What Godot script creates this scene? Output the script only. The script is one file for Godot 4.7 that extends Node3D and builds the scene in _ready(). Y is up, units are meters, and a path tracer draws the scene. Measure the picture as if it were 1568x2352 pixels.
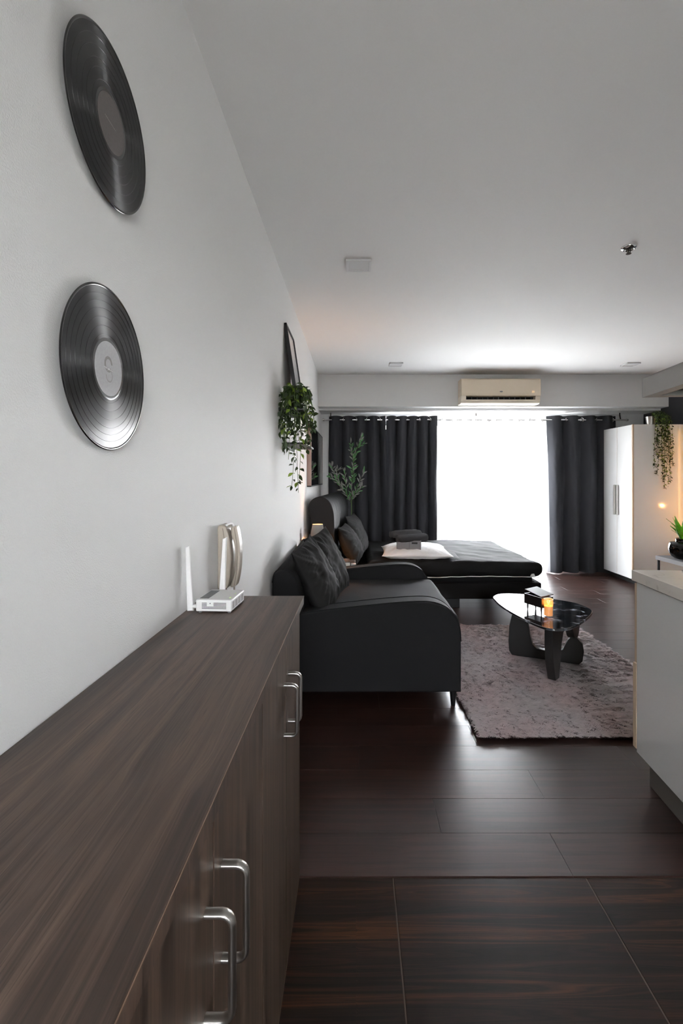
extends Node3D

var taken := {}
var mats := {}
var rng := RandomNumberGenerator.new()

# ------------------------------------------------------------------ basics
# x to the right, y up, d = distance in front of the camera's standpoint
func P(x: float, y: float, d: float) -> Vector3:
	return Vector3(x, y, -d)

func numbered(called: String) -> String:
	if not taken.has(called):
		taken[called] = 0
		return called
	taken[called] += 1
	return "%s_%03d" % [called, taken[called]]

func thing(called: String, label: String, category: String, at := Vector3.ZERO, turn := 0.0, group := "") -> Node3D:
	var o := Node3D.new()
	o.name = numbered(called)
	add_child(o)
	o.position = at
	o.rotation.y = turn
	tag(o, label, category, group)
	return o

func tag(o: Node, label: String, category: String, group := "") -> Node:
	o.set_meta("label", label)
	o.set_meta("category", category)
	if group != "":
		o.set_meta("group", group)
	return o

func part(parent: Node, called: String, mesh: Mesh, m: Material, at := Vector3.ZERO, turn := Vector3.ZERO) -> MeshInstance3D:
	var o := MeshInstance3D.new()
	o.name = called
	o.mesh = mesh
	o.material_override = m
	parent.add_child(o, true)
	o.position = at
	o.rotation = turn
	return o

func single(called: String, label: String, category: String, mesh: Mesh, m: Material, at := Vector3.ZERO, turn := Vector3.ZERO, group := "") -> MeshInstance3D:
	var o := part(self, numbered(called), mesh, m, at, turn)
	tag(o, label, category, group)
	return o

func struct(called: String, mesh: Mesh, m: Material, at := Vector3.ZERO) -> MeshInstance3D:
	var o := part(self, numbered(called), mesh, m, at)
	o.set_meta("kind", "structure")
	return o

# ------------------------------------------------------------------ mesh tools
func begin() -> SurfaceTool:
	var st := SurfaceTool.new()
	st.begin(Mesh.PRIMITIVE_TRIANGLES)
	return st

func tri(st: SurfaceTool, a: Vector3, b: Vector3, c: Vector3, na: Vector3, nb: Vector3, nc: Vector3, ua := Vector2.ZERO, ub := Vector2.ZERO, uc := Vector2.ZERO, own := true) -> void:
	var k := (b - a).cross(c - a)
	if k.length_squared() < 1e-20:
		return
	if k.dot(na + nb + nc) > 0.0:
		var t := b
		b = c
		c = t
		t = nb
		nb = nc
		nc = t
		var u := ub
		ub = uc
		uc = u
	for q in [[a, na, ua], [b, nb, ub], [c, nc, uc]]:
		if own:
			st.set_normal(q[1])
		st.set_uv(q[2])
		st.add_vertex(q[0])

func quad(st: SurfaceTool, a: Vector3, b: Vector3, c: Vector3, d: Vector3, n: Vector3) -> void:
	tri(st, a, b, c, n, n, n, Vector2(0, 0), Vector2(1, 0), Vector2(1, 1))
	tri(st, a, c, d, n, n, n, Vector2(0, 0), Vector2(1, 1), Vector2(0, 1))

# a plain box between two corners
func add_box(st: SurfaceTool, lo: Vector3, hi: Vector3) -> void:
	var c := (lo + hi) / 2.0
	var s := (hi - lo).abs() / 2.0
	for ax in 3:
		var n := Vector3.ZERO
		var u := Vector3.ZERO
		var v := Vector3.ZERO
		n[ax] = s[ax]
		u[(ax + 1) % 3] = s[(ax + 1) % 3]
		v[(ax + 2) % 3] = s[(ax + 2) % 3]
		for sg in [-1.0, 1.0]:
			quad(st, c + n * sg - u - v, c + n * sg + u - v, c + n * sg + u + v, c + n * sg - u + v, n * sg / maxf(s[ax], 1e-9))

func box_mesh(lo: Vector3, hi: Vector3) -> ArrayMesh:
	var st := begin()
	add_box(st, lo, hi)
	return st.commit()

# box with rounded edges, centred on at; sub > 1 splits the flat part and soft bends it with noise
func add_rbox(st: SurfaceTool, size: Vector3, r: float, n := 2, at := Vector3.ZERO, sub := 1, bend: Variant = null) -> void:
	var h := size / 2.0
	r = minf(r, minf(h.x, minf(h.y, h.z)) * 0.999)
	var inner := h - Vector3(r, r, r)
	for ax in 3:
		var bx := (ax + 1) % 3
		var cx := (ax + 2) % 3
		var lines := []
		for w in [bx, cx]:
			var l := PackedFloat32Array()
			for k in n:
				l.append(-inner[w] - r * tan(PI / 4.0 * float(n - k) / n))
			for k in sub + 1:
				l.append(lerpf(-inner[w], inner[w], float(k) / sub))
			for k in n:
				l.append(inner[w] + r * tan(PI / 4.0 * float(k + 1) / n))
			lines.append(l)
		for sg in [-1.0, 1.0]:
			var pos := []
			var nor := []
			for i in lines[0].size():
				var rp := PackedVector3Array()
				var rn := PackedVector3Array()
				for j in lines[1].size():
					var p := Vector3.ZERO
					p[ax] = h[ax] * sg
					p[bx] = lines[0][i]
					p[cx] = lines[1][j]
					var q := p.clamp(-inner, inner)
					var nn := (p - q).normalized()
					var e := q + nn * r
					if bend != null:
						e = (bend as Callable).call(e, nn)
					rp.append(e + at)
					rn.append(nn)
				pos.append(rp)
				nor.append(rn)
			for i in lines[0].size() - 1:
				for j in lines[1].size() - 1:
					tri(st, pos[i][j], pos[i + 1][j], pos[i + 1][j + 1], nor[i][j], nor[i + 1][j], nor[i + 1][j + 1], Vector2.ZERO, Vector2.ZERO, Vector2.ZERO, bend == null)
					tri(st, pos[i][j], pos[i + 1][j + 1], pos[i][j + 1], nor[i][j], nor[i + 1][j + 1], nor[i][j + 1], Vector2.ZERO, Vector2.ZERO, Vector2.ZERO, bend == null)

func rbox(size: Vector3, r: float, n := 2) -> ArrayMesh:
	var st := begin()
	add_rbox(st, size, r, n)
	return st.commit()

# rounded box between two corners, in the parent's own axes
func rspan(lo: Vector3, hi: Vector3, r: float, n := 2) -> ArrayMesh:
	var st := begin()
	add_rbox(st, (hi - lo).abs(), r, n, (lo + hi) / 2.0)
	return st.commit()

func soft_box(size: Vector3, r: float, n: int, sub: int, amp: float, freq: float, seed_: int, sag := 0.0) -> ArrayMesh:
	var st := begin()
	var nz := FastNoiseLite.new()
	nz.seed = seed_
	nz.frequency = freq
	nz.fractal_octaves = 3
	add_rbox(st, size, r, n, Vector3.ZERO, sub, func(p: Vector3, nn: Vector3) -> Vector3:
		var crown := sag * (1.0 - pow(absf(p.x / size.x * 2.0), 2.0)) * (1.0 - pow(absf(p.z / size.z * 2.0), 2.0))
		return p + nn * amp * nz.get_noise_3dv(p) + Vector3(0, crown * maxf(nn.y, 0.0), 0))
	st.generate_normals()
	return st.commit()

# slab with a small bevel round its upper edge (18 triangles), top at y = 0
func plank_mesh(w: float, l: float, t: float, b: float) -> ArrayMesh:
	var st := begin()
	var o := [Vector3(-w / 2, 0, -l / 2), Vector3(w / 2, 0, -l / 2), Vector3(w / 2, 0, l / 2), Vector3(-w / 2, 0, l / 2)]
	var inn := []
	for q in o:
		inn.append(Vector3(q.x - signf(q.x) * b, 0, q.z - signf(q.z) * b))
	quad(st, inn[0], inn[1], inn[2], inn[3], Vector3.UP)
	for k in 4:
		var k2 := (k + 1) % 4
		var out: Vector3 = (o[k] + o[k2]).normalized()
		var dn := Vector3(0, -b, 0)
		quad(st, inn[k], inn[k2], o[k2] + dn, o[k] + dn, (out + Vector3.UP).normalized())
		quad(st, o[k] + dn, o[k2] + dn, o[k2] + Vector3(0, -t, 0), o[k] + Vector3(0, -t, 0), out)
	return st.commit()

# rows of points as a smooth sheet; wrap closes the columns
func add_grid(st: SurfaceTool, pts: Array, wrap := false, flip := false, rounded := true) -> void:
	var rows := pts.size()
	var cols: int = pts[0].size()
	var nor := []
	for i in rows:
		var rn := PackedVector3Array()
		for j in cols:
			var a: Vector3 = pts[maxi(i - 1, 0)][j]
			var b: Vector3 = pts[mini(i + 1, rows - 1)][j]
			var c: Vector3 = pts[i][(j - 1 + cols) % cols if wrap else maxi(j - 1, 0)]
			var d: Vector3 = pts[i][(j + 1) % cols if wrap else mini(j + 1, cols - 1)]
			var n := (b - a).cross(d - c)
			if n.length_squared() < 1e-18:
				var i2 := 1 if i == 0 else rows - 2
				n = (b - a).cross(pts[i2][(j + 1) % cols] - pts[i2][(j - 1 + cols) % cols])
			n = n.normalized()
			rn.append(-n if flip else n)
		nor.append(rn)
	for i in rows - 1:
		for j in (cols if wrap else cols - 1):
			var k := (j + 1) % cols
			var u0 := Vector2(float(j) / cols, float(i) / (rows - 1))
			var u1 := Vector2(float(j + 1) / cols, float(i) / (rows - 1))
			var u2 := Vector2(float(j + 1) / cols, float(i + 1) / (rows - 1))
			var u3 := Vector2(float(j) / cols, float(i + 1) / (rows - 1))
			tri(st, pts[i][j], pts[i][k], pts[i + 1][k], nor[i][j], nor[i][k], nor[i + 1][k], u0, u1, u2)
			tri(st, pts[i][j], pts[i + 1][k], pts[i + 1][j], nor[i][j], nor[i + 1][k], nor[i + 1][j], u0, u2, u3)

func sheet(pts: Array, wrap := false, flip := false) -> ArrayMesh:
	var st := begin()
	add_grid(st, pts, wrap, flip)
	return st.commit()

# turned shape: profile of (radius, height), sharp where the profile bends by more than 40 degrees
func add_lathe(st: SurfaceTool, prof: Array, seg := 32, at := Vector3.ZERO, radial_uv := false) -> void:
	for k in prof.size() - 1:
		var a: Vector2 = prof[k]
		var b: Vector2 = prof[k + 1]
		if a.is_equal_approx(b):
			continue
		var e := (b - a).normalized()
		var n0 := Vector2(e.y, -e.x)
		var na := n0
		var nb := n0
		if k > 0 and not prof[k - 1].is_equal_approx(a):
			var f: Vector2 = (a - prof[k - 1]).normalized()
			if f.dot(e) > 0.76:
				na = (n0 + Vector2(f.y, -f.x)).normalized()
		if k < prof.size() - 2 and not prof[k + 2].is_equal_approx(b):
			var f2: Vector2 = (prof[k + 2] - b).normalized()
			if f2.dot(e) > 0.76:
				nb = (n0 + Vector2(f2.y, -f2.x)).normalized()
		for s in seg:
			var t0 := TAU * s / seg
			var t1 := TAU * (s + 1) / seg
			var d0 := Vector3(cos(t0), 0, sin(t0))
			var d1 := Vector3(cos(t1), 0, sin(t1))
			var up := Vector3.UP
			var p := [at + d0 * a.x + up * a.y, at + d1 * a.x + up * a.y, at + d1 * b.x + up * b.y, at + d0 * b.x + up * b.y]
			var q := [d0 * na.x + up * na.y, d1 * na.x + up * na.y, d1 * nb.x + up * nb.y, d0 * nb.x + up * nb.y]
			var u := [Vector2(float(s) / seg, a.y), Vector2(float(s + 1) / seg, a.y), Vector2(float(s + 1) / seg, b.y), Vector2(float(s) / seg, b.y)]
			if radial_uv:
				u = [Vector2(a.x * 5.0, float(s) / seg), Vector2(a.x * 5.0, float(s + 1) / seg), Vector2(b.x * 5.0, float(s + 1) / seg), Vector2(b.x * 5.0, float(s) / seg)]
			tri(st, p[0], p[1], p[2], q[0], q[1], q[2], u[0], u[1], u[2])
			tri(st, p[0], p[2], p[3], q[0], q[2], q[3], u[0], u[2], u[3])

func lathe(prof: Array, seg := 32, radial_uv := false) -> ArrayMesh:
	var st := begin()
	add_lathe(st, prof, seg, Vector3.ZERO, radial_uv)
	return st.commit()

# tube along a path; radii per point or one for all; flat squeezes one cross axis
func add_tube(st: SurfaceTool, path: Array, radius: Variant, seg := 8, flat := 1.0, hint := Vector3.UP) -> void:
	var rows := []
	var n := path.size()
	var side := Vector3.ZERO
	for k in n:
		var f: Vector3 = (path[mini(k + 1, n - 1)] - path[maxi(k - 1, 0)]).normalized()
		if side == Vector3.ZERO:
			side = f.cross(hint)
			if side.length() < 0.05:
				side = f.cross(Vector3(0.31, 0.2, 0.93))
		side = (side - f * side.dot(f)).normalized()
		var up := side.cross(f).normalized()
		var r: float = radius[k] if radius is Array else radius
		var ring := PackedVector3Array()
		for s in seg:
			var t := TAU * s / seg
			ring.append(path[k] + side * cos(t) * r + up * sin(t) * r * flat)
		rows.append(ring)
	var first := PackedVector3Array()
	var last := PackedVector3Array()
	for s in seg:
		first.append(path[0])
		last.append(path[n - 1])
	add_grid(st, rows, true, true)
	for e in [[rows[0], path[0], path[0] - path[1]], [rows[n - 1], path[n - 1], path[n - 1] - path[n - 2]]]:
		var nn: Vector3 = e[2].normalized()
		for s in seg:
			tri(st, e[1], e[0][s], e[0][(s + 1) % seg], nn, nn, nn)

func tube(path: Array, radius: Variant, seg := 8, flat := 1.0, hint := Vector3.UP) -> ArrayMesh:
	var st := begin()
	add_tube(st, path, radius, seg, flat, hint)
	return st.commit()

# outline in x, y given a thickness along z (centred), with rounded rims
func add_extrude(st: SurfaceTool, outline: Array, depth: float, bevel := 0.0) -> void:
	var poly := outline.duplicate()
	var area := 0.0
	var n := poly.size()
	for k in n:
		area += poly[k].cross(poly[(k + 1) % n])
	if area < 0:
		poly.reverse()
	var en := []
	for k in n:
		var e: Vector2 = (poly[(k + 1) % n] - poly[k]).normalized()
		en.append(Vector2(e.y, -e.x))
	var vn := []
	for k in n:
		vn.append((en[k] + en[(k - 1 + n) % n]).normalized())
	var steps := [[0.0, 0.0]]
	if bevel > 0:
		steps = [[bevel, 0.0], [bevel * 0.293, bevel * 0.293], [0.0, bevel]]
	var rings := []
	for s in steps:
		var ring := PackedVector2Array()
		for k in n:
			var c: float = maxf(0.45, vn[k].dot(en[k]))
			ring.append(poly[k] - vn[k] * s[0] / c)
		rings.append([ring, s[1]])
	var cap := PackedVector2Array(rings[0][0])
	var ids := Geometry2D.triangulate_polygon(cap)
	for sg in [1.0, -1.0]:
		var nz := Vector3(0, 0, sg)
		var z0: float = sg * depth / 2.0
		for t in range(0, ids.size(), 3):
			var a := cap[ids[t]]
			var b := cap[ids[t + 1]]
			var c := cap[ids[t + 2]]
			tri(st, Vector3(a.x, a.y, z0), Vector3(b.x, b.y, z0), Vector3(c.x, c.y, z0), nz, nz, nz, a, b, c)
		for s in rings.size() - 1:
			var ra: PackedVector2Array = rings[s][0]
			var rb: PackedVector2Array = rings[s + 1][0]
			var za: float = sg * (depth / 2.0 - rings[s][1])
			var zb: float = sg * (depth / 2.0 - rings[s + 1][1])
			for k in n:
				var k2 := (k + 1) % n
				var na := _edge_normal(vn, en, k, k)
				var nb := _edge_normal(vn, en, k, k2)
				var wa := 1.0 if s == 0 else 0.5
				var wb := 0.5 if s == 0 else 0.0
				var a1 := (Vector3(na.x, na.y, 0) * (1.0 - wa) + nz * wa).normalized()
				var b1 := (Vector3(nb.x, nb.y, 0) * (1.0 - wa) + nz * wa).normalized()
				var a2 := (Vector3(na.x, na.y, 0) * (1.0 - wb) + nz * wb).normalized()
				var b2 := (Vector3(nb.x, nb.y, 0) * (1.0 - wb) + nz * wb).normalized()
				var p := [Vector3(ra[k].x, ra[k].y, za), Vector3(ra[k2].x, ra[k2].y, za), Vector3(rb[k2].x, rb[k2].y, zb), Vector3(rb[k].x, rb[k].y, zb)]
				tri(st, p[0], p[1], p[2], a1, b1, b2)
				tri(st, p[0], p[2], p[3], a1, b2, a2)
	var rim: PackedVector2Array = rings[rings.size() - 1][0]
	var zr: float = depth / 2.0 - rings[rings.size() - 1][1]
	for k in n:
		var k2 := (k + 1) % n
		var na := _edge_normal(vn, en, k, k)
		var nb := _edge_normal(vn, en, k, k2)
		var a3 := Vector3(na.x, na.y, 0)
		var b3 := Vector3(nb.x, nb.y, 0)
		var p0 := Vector3(rim[k].x, rim[k].y, zr)
		var p1 := Vector3(rim[k2].x, rim[k2].y, zr)
		var p2 := Vector3(rim[k2].x, rim[k2].y, -zr)
		var p3 := Vector3(rim[k].x, rim[k].y, -zr)
		tri(st, p0, p1, p2, a3, b3, b3)
		tri(st, p0, p2, p3, a3, b3, a3)

func _edge_normal(vn: Array, en: Array, edge: int, corner: int) -> Vector2:
	return vn[corner] if vn[corner].dot(en[edge]) > 0.93 else en[edge]

func extrude(outline: Array, depth: float, bevel := 0.0) -> ArrayMesh:
	var st := begin()
	add_extrude(st, outline, depth, bevel)
	return st.commit()

# smooth closed outline through points
func smooth_outline(pts: Array, per := 4) -> Array:
	var out := []
	var n := pts.size()
	for k in n:
		for s in per:
			out.append((pts[k] as Vector2).cubic_interpolate(pts[(k + 1) % n], pts[(k - 1 + n) % n], pts[(k + 2) % n], float(s) / per))
	return out

func smooth_path(pts: Array, per := 4) -> Array:
	var out := []
	var n := pts.size()
	for k in n - 1:
		for s in per:
			out.append((pts[k] as Vector3).cubic_interpolate(pts[k + 1], pts[maxi(k - 1, 0)], pts[mini(k + 2, n - 1)], float(s) / per))
	out.append(pts[n - 1])
	return out

# a stuffed cushion lying in x, y with its thickness along z
func pillow_mesh(w: float, h: float, t: float, seed_: int, wrinkle := 0.008, slump := 0.0) -> ArrayMesh:
	var nz := FastNoiseLite.new()
	nz.seed = seed_
	nz.frequency = 1.0
	nz.fractal_octaves = 2
	var n := 44
	var st := begin()
	for sg in [1.0, -1.0]:
		var rows := []
		for i in n + 1:
			var row := PackedVector3Array()
			var v := sin((float(i) / n * 2.0 - 1.0) * PI / 2.0)
			for j in n + 1:
				var u := sin((float(j) / n * 2.0 - 1.0) * PI / 2.0)
				var th := pow(maxf(0.0, 1.0 - pow(absf(u), 2.4)), 0.55) * pow(maxf(0.0, 1.0 - pow(absf(v), 2.4)), 0.55)
				th *= 1.0 - slump * v
				var x := w / 2.0 * u * (1.0 - 0.075 * (1.0 - v * v))
				var y := h / 2.0 * v * (1.0 - 0.075 * (1.0 - u * u))
				# pleats running in from the seam, fading towards the middle
				var r := maxf(absf(u), absf(v))
				var along := atan2(v, u)
				var pl := nz.get_noise_2d(along * 4.2 + 7.0 * sg, r * 1.1) * pow(r, 2.0) * (1.0 - pow(r, 8.0))
				var soft := nz.get_noise_2d(u * 1.6 + 30.0 * sg, v * 1.6)
				var z: float = sg * (t / 2.0 * th + wrinkle * 1.9 * pl + wrinkle * 0.8 * soft * (1.0 - pow(r, 4.0)))
				row.append(Vector3(x, y, z))
			rows.append(row)
		add_grid(st, rows, false, sg < 0)
	return st.commit()

# leaf along +y, folded along its midrib, bent backwards
func leaf_mesh(l: float, w: float, fold := 0.25, bend := 0.3) -> ArrayMesh:
	var st := begin()
	var prof := [0.0, 0.62, 1.0, 0.78, 0.0]
	var mid := []
	var le := []
	var ri := []
	for k in 5:
		var s := k / 4.0
		var c := Vector3(0, l * s, -bend * l * s * s)
		mid.append(c)
		le.append(c + Vector3(-w / 2 * prof[k], 0, fold * w * prof[k]))
		ri.append(c + Vector3(w / 2 * prof[k], 0, fold * w * prof[k]))
	var nl := Vector3(fold, 0, 1).normalized()
	var nr := Vector3(-fold, 0, 1).normalized()
	for k in 4:
		for q in [[le, nl], [ri, nr]]:
			tri(st, mid[k], mid[k + 1], q[0][k + 1], q[1], q[1], q[1])
			tri(st, mid[k], q[0][k + 1], q[0][k], q[1], q[1], q[1])
	return st.commit()

func text_mesh(s: String, size: float, depth := 0.001) -> TextMesh:
	var t := TextMesh.new()
	t.text = s
	var f := SystemFont.new()
	f.font_names = PackedStringArray(["Droid Sans"])
	t.font = f
	t.font_size = 64
	t.pixel_size = size / 64.0
	t.depth = depth
	return t

# ------------------------------------------------------------------ materials
func mat(called: String, c: Color, rough := 0.6, metal := 0.0, more := {}) -> StandardMaterial3D:
	if mats.has(called):
		return mats[called]
	var m := StandardMaterial3D.new()
	m.resource_name = called
	m.albedo_color = c
	m.roughness = rough
	m.metallic = metal
	for k in more:
		m.set(k, more[k])
	mats[called] = m
	return m

func noise_image(seed_: int, w: int, h: int, freq: float, octaves := 4) -> Image:
	var nz := FastNoiseLite.new()
	nz.seed = seed_
	nz.frequency = freq
	nz.fractal_octaves = octaves
	return nz.get_seamless_image(w, h)

# wood: streaks up the picture, from wide tone bands, fine grain and dark pores
func wood_texture(seed_: int, dark: Color, mid: Color, light: Color, size := 1024, across := false, figure := 0.22) -> ImageTexture:
	var bands := noise_image(seed_, size, size / 16, 0.012, 4)
	bands.resize(size, size, Image.INTERPOLATE_CUBIC)
	var grain := noise_image(seed_ + 5, size, size / 32, 0.09, 3)
	grain.resize(size, size, Image.INTERPOLATE_CUBIC)
	var pores := noise_image(seed_ + 9, size, size / 16, 0.25, 2)
	pores.resize(size, size, Image.INTERPOLATE_CUBIC)
	var warp := noise_image(seed_ + 13, size, size / 8, 0.011, 2)
	warp.resize(size, size, Image.INTERPOLATE_CUBIC)
	var bd := bands.get_data()
	var gd := grain.get_data()
	var pd := pores.get_data()
	var wd := warp.get_data()
	var out := PackedByteArray()
	out.resize(size * size * 3)
	for y in size:
		for x in size:
			var i := y * size + x
			var sh := int((wd[i] - 128) * figure)
			var xx := (x + sh + size) % size
			var b := bd[y * size + xx] / 255.0
			var g := gd[y * size + xx] / 255.0
			var p := pd[i] / 255.0
			var v := b * 0.62 + g * 0.38
			v = clampf((v - 0.5) * 1.7 + 0.5, 0.0, 1.0)
			var c := dark.lerp(mid, v * 2.0) if v < 0.5 else mid.lerp(light, v * 2.0 - 1.0)
			if p < 0.36:
				c = c.lerp(dark, (0.36 - p) * 3.2)
			var o := i * 3
			if across:
				o = (x * size + y) * 3
			out[o] = int(c.r * 255)
			out[o + 1] = int(c.g * 255)
			out[o + 2] = int(c.b * 255)
	return ImageTexture.create_from_image(Image.create_from_data(size, size, false, Image.FORMAT_RGB8, out))

func noise_tex(seed_: int, size: int, freq: float, octaves := 4) -> ImageTexture:
	return ImageTexture.create_from_image(noise_image(seed_, size, size, freq, octaves))

# thin light veins on dark ground, as on the marbled glass
func vein_texture(seed_: int, ground: Color, vein: Color, size := 512, width := 14.0) -> ImageTexture:
	var a := noise_image(seed_, size, size, 0.006, 3).get_data()
	var b := noise_image(seed_ + 3, size, size, 0.012, 3).get_data()
	var out := PackedByteArray()
	out.resize(size * size * 3)
	for i in size * size:
		var k := maxf(0.0, 1.0 - absf(a[i] - 128.0) / width) * clampf((b[i] - 96.0) / 110.0, 0.0, 1.0)
		k += 0.10 * clampf((b[i] - 120.0) / 110.0, 0.0, 1.0)
		var c := ground.lerp(vein, clampf(k, 0.0, 1.0))
		out[i * 3] = int(c.r * 255)
		out[i * 3 + 1] = int(c.g * 255)
		out[i * 3 + 2] = int(c.b * 255)
	return ImageTexture.create_from_image(Image.create_from_data(size, size, false, Image.FORMAT_RGB8, out))

func make_materials() -> void:
	var stipple := noise_tex(3, 512, 0.11, 3)
	var weave := noise_tex(8, 512, 0.22, 2)
	var smudge := noise_tex(21, 512, 0.012, 5)
	var rough_ramp := {"uv1_triplanar": true, "uv1_world_triplanar": true}
	mat("wall paint", Color(0.875, 0.875, 0.87), 0.62, 0.0, rough_ramp.merged({"uv1_scale": Vector3(4.6, 4.6, 4.6), "heightmap_enabled": true, "heightmap_texture": stipple, "heightmap_scale": 0.045}))
	mat("ceiling paint", Color(0.925, 0.925, 0.92), 0.75, 0.0, rough_ramp.merged({"uv1_scale": Vector3(2.4, 2.4, 2.4)}))
	mat("black paint", Color(0.11, 0.11, 0.125), 0.6)
	var oak := wood_texture(31, Color(0.20, 0.165, 0.145), Color(0.325, 0.28, 0.25), Color(0.43, 0.375, 0.335))
	mat("cabinet wood", Color(0.90, 0.84, 0.80), 0.42, 0.0, rough_ramp.merged({"uv1_scale": Vector3(2.1, 0.75, 0.75), "albedo_texture": oak, "heightmap_enabled": true, "heightmap_texture": oak, "heightmap_scale": 0.06}))
	mat("cabinet door wood", Color(0.92, 0.86, 0.80), 0.42, 0.0, rough_ramp.merged({"uv1_scale": Vector3(2.3, 0.6, 2.3), "albedo_texture": oak}))
	mat("cabinet edge", Color(0.46, 0.37, 0.30), 0.5)
	var dark_plank := wood_texture(77, Color(0.115, 0.07, 0.06), Color(0.185, 0.115, 0.098), Color(0.235, 0.15, 0.125), 1024, true, 0.25)
	for k in 4:
		var tone: float = [1.0, 0.9, 1.08, 0.96][k]
		mat("plank wood %d" % k, Color(tone, tone, tone).clamp(), 0.31, 0.0, rough_ramp.merged({"uv1_scale": Vector3(0.8, 1.0, 2.6), "uv1_offset": Vector3(0.21 * k, 0, 0.37 * k), "albedo_texture": dark_plank, "metallic_specular": 0.50}))
	var tile_wood := wood_texture(91, Color(0.10, 0.075, 0.065), Color(0.18, 0.125, 0.105), Color(0.34, 0.215, 0.135), 1024, true, 0.6)
	mat("tile wood", Color(0.85, 0.82, 0.80), 0.48, 0.0, rough_ramp.merged({"uv1_scale": Vector3(0.55, 1.0, 1.7), "albedo_texture": tile_wood, "metallic_specular": 0.3}))
	mat("joint", Color(0.06, 0.05, 0.045), 0.8)
	mat("tile joint", Color(0.30, 0.25, 0.21), 0.7)
	# fabrics
	mat("sofa fabric", Color(0.105, 0.105, 0.108), 0.82, 0.0, {"metallic_specular": 0.3, "uv1_triplanar": true, "uv1_scale": Vector3(7, 7, 7)})
	mat("piping", Color(0.10, 0.10, 0.105), 0.7, 0.0, {"metallic_specular": 0.15})
	mat("pillow fabric", Color(0.155, 0.153, 0.152), 0.75, 0.0, {"metallic_specular": 0.15})
	mat("duvet fabric", Color(0.12, 0.12, 0.122), 0.78, 0.0, {"metallic_specular": 0.15})
	mat("sheet fabric", Color(0.12, 0.12, 0.123), 0.85, 0.0, {"metallic_specular": 0.15})
	mat("white linen", Color(0.93, 0.925, 0.92), 0.8, 0.0, {})
	mat("towel", Color(0.30, 0.30, 0.305), 0.95, 0.0, {"metallic_specular": 0.15, "uv1_triplanar": true, "uv1_scale": Vector3(10, 10, 10), "heightmap_enabled": true, "heightmap_texture": weave, "heightmap_scale": 0.25})
	mat("headboard leather", Color(0.095, 0.096, 0.10), 0.5, 0.0, {"metallic_specular": 0.28, "uv1_triplanar": true, "uv1_scale": Vector3(6, 6, 6)})
	mat("blackout curtain", Color(0.25, 0.253, 0.268), 0.8, 0.0, {"metallic_specular": 0.15})
	mat("sheer curtain", Color(0.95, 0.95, 0.95, 0.62), 0.9, 0.0, {"transparency": BaseMaterial3D.TRANSPARENCY_ALPHA, "backlight_enabled": true, "backlight": Color(0.96, 0.96, 0.96), "cull_mode": BaseMaterial3D.CULL_DISABLED})
	mat("sheer hem", Color(0.95, 0.95, 0.95, 0.85), 0.9, 0.0, {"transparency": BaseMaterial3D.TRANSPARENCY_ALPHA, "backlight_enabled": true, "backlight": Color(0.8, 0.8, 0.8), "cull_mode": BaseMaterial3D.CULL_DISABLED})
	mat("rug backing", Color(0.70, 0.65, 0.65), 0.95)
	mat("rug pile", Color(1, 1, 1), 0.85, 0.0, {"vertex_color_use_as_albedo": true, "backlight_enabled": true, "backlight": Color(0.9, 0.87, 0.87), "cull_mode": BaseMaterial3D.CULL_DISABLED})
	# metals, plastics, glass
	mat("chrome", Color(0.88, 0.88, 0.88), 0.12, 1.0)
	mat("brushed steel", Color(0.72, 0.71, 0.69), 0.3, 1.0)
	mat("hood steel", Color(0.66, 0.655, 0.64), 0.5, 0.5)
	mat("black metal", Color(0.09, 0.09, 0.095), 0.45, 0.3)
	mat("dark metal", Color(0.20, 0.17, 0.15), 0.4, 0.8)
	mat("vinyl grooves", Color(0.02, 0.02, 0.022), 0.43, 0.0, {"anisotropy_enabled": true, "anisotropy": 1.0, "metallic_specular": 0.42, "clearcoat_enabled": true, "clearcoat": 0.3, "clearcoat_roughness": 0.13})
	mat("vinyl smooth", Color(0.05, 0.05, 0.052), 0.14, 0.0, {"metallic_specular": 0.6})
	mat("white plastic", Color(0.86, 0.855, 0.85), 0.35)
	mat("router grey", Color(0.42, 0.43, 0.44), 0.4)
	mat("dark slot", Color(0.05, 0.05, 0.05), 0.7)
	mat("green sticker", Color(0.72, 0.77, 0.60), 0.4)
	mat("phone plastic", Color(0.66, 0.62, 0.57), 0.3)
	mat("phone groove", Color(0.42, 0.38, 0.34), 0.5)
	mat("conditioner plastic", Color(0.86, 0.80, 0.71), 0.38)
	mat("conditioner lip", Color(0.90, 0.86, 0.79), 0.35)
	mat("fixture white", Color(0.87, 0.87, 0.87), 0.4)
	mat("lacquer white", Color(0.78, 0.78, 0.775), 0.16, 0.0, {"clearcoat_enabled": true, "clearcoat": 0.4, "clearcoat_roughness": 0.06})
	mat("lacquer side", Color(0.92, 0.905, 0.885), 0.14, 0.0, {"clearcoat_enabled": true, "clearcoat": 0.4, "clearcoat_roughness": 0.05})
	mat("counter panel", Color(0.93, 0.93, 0.92), 0.14, 0.0, {"clearcoat_enabled": true, "clearcoat": 0.5, "clearcoat_roughness": 0.06})
	mat("beige edging", Color(0.78, 0.69, 0.58), 0.5)
	mat("counter stone", Color(0.98, 0.97, 0.95), 0.2, 0.0, rough_ramp.merged({"uv1_scale": Vector3(1.4, 1.4, 1.4), "albedo_texture": vein_texture(52, Color(0.94, 0.925, 0.905), Color(0.84, 0.82, 0.79), 512, 8.0)}))
	mat("plinth grey", Color(0.46, 0.44, 0.42), 0.4)
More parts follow.
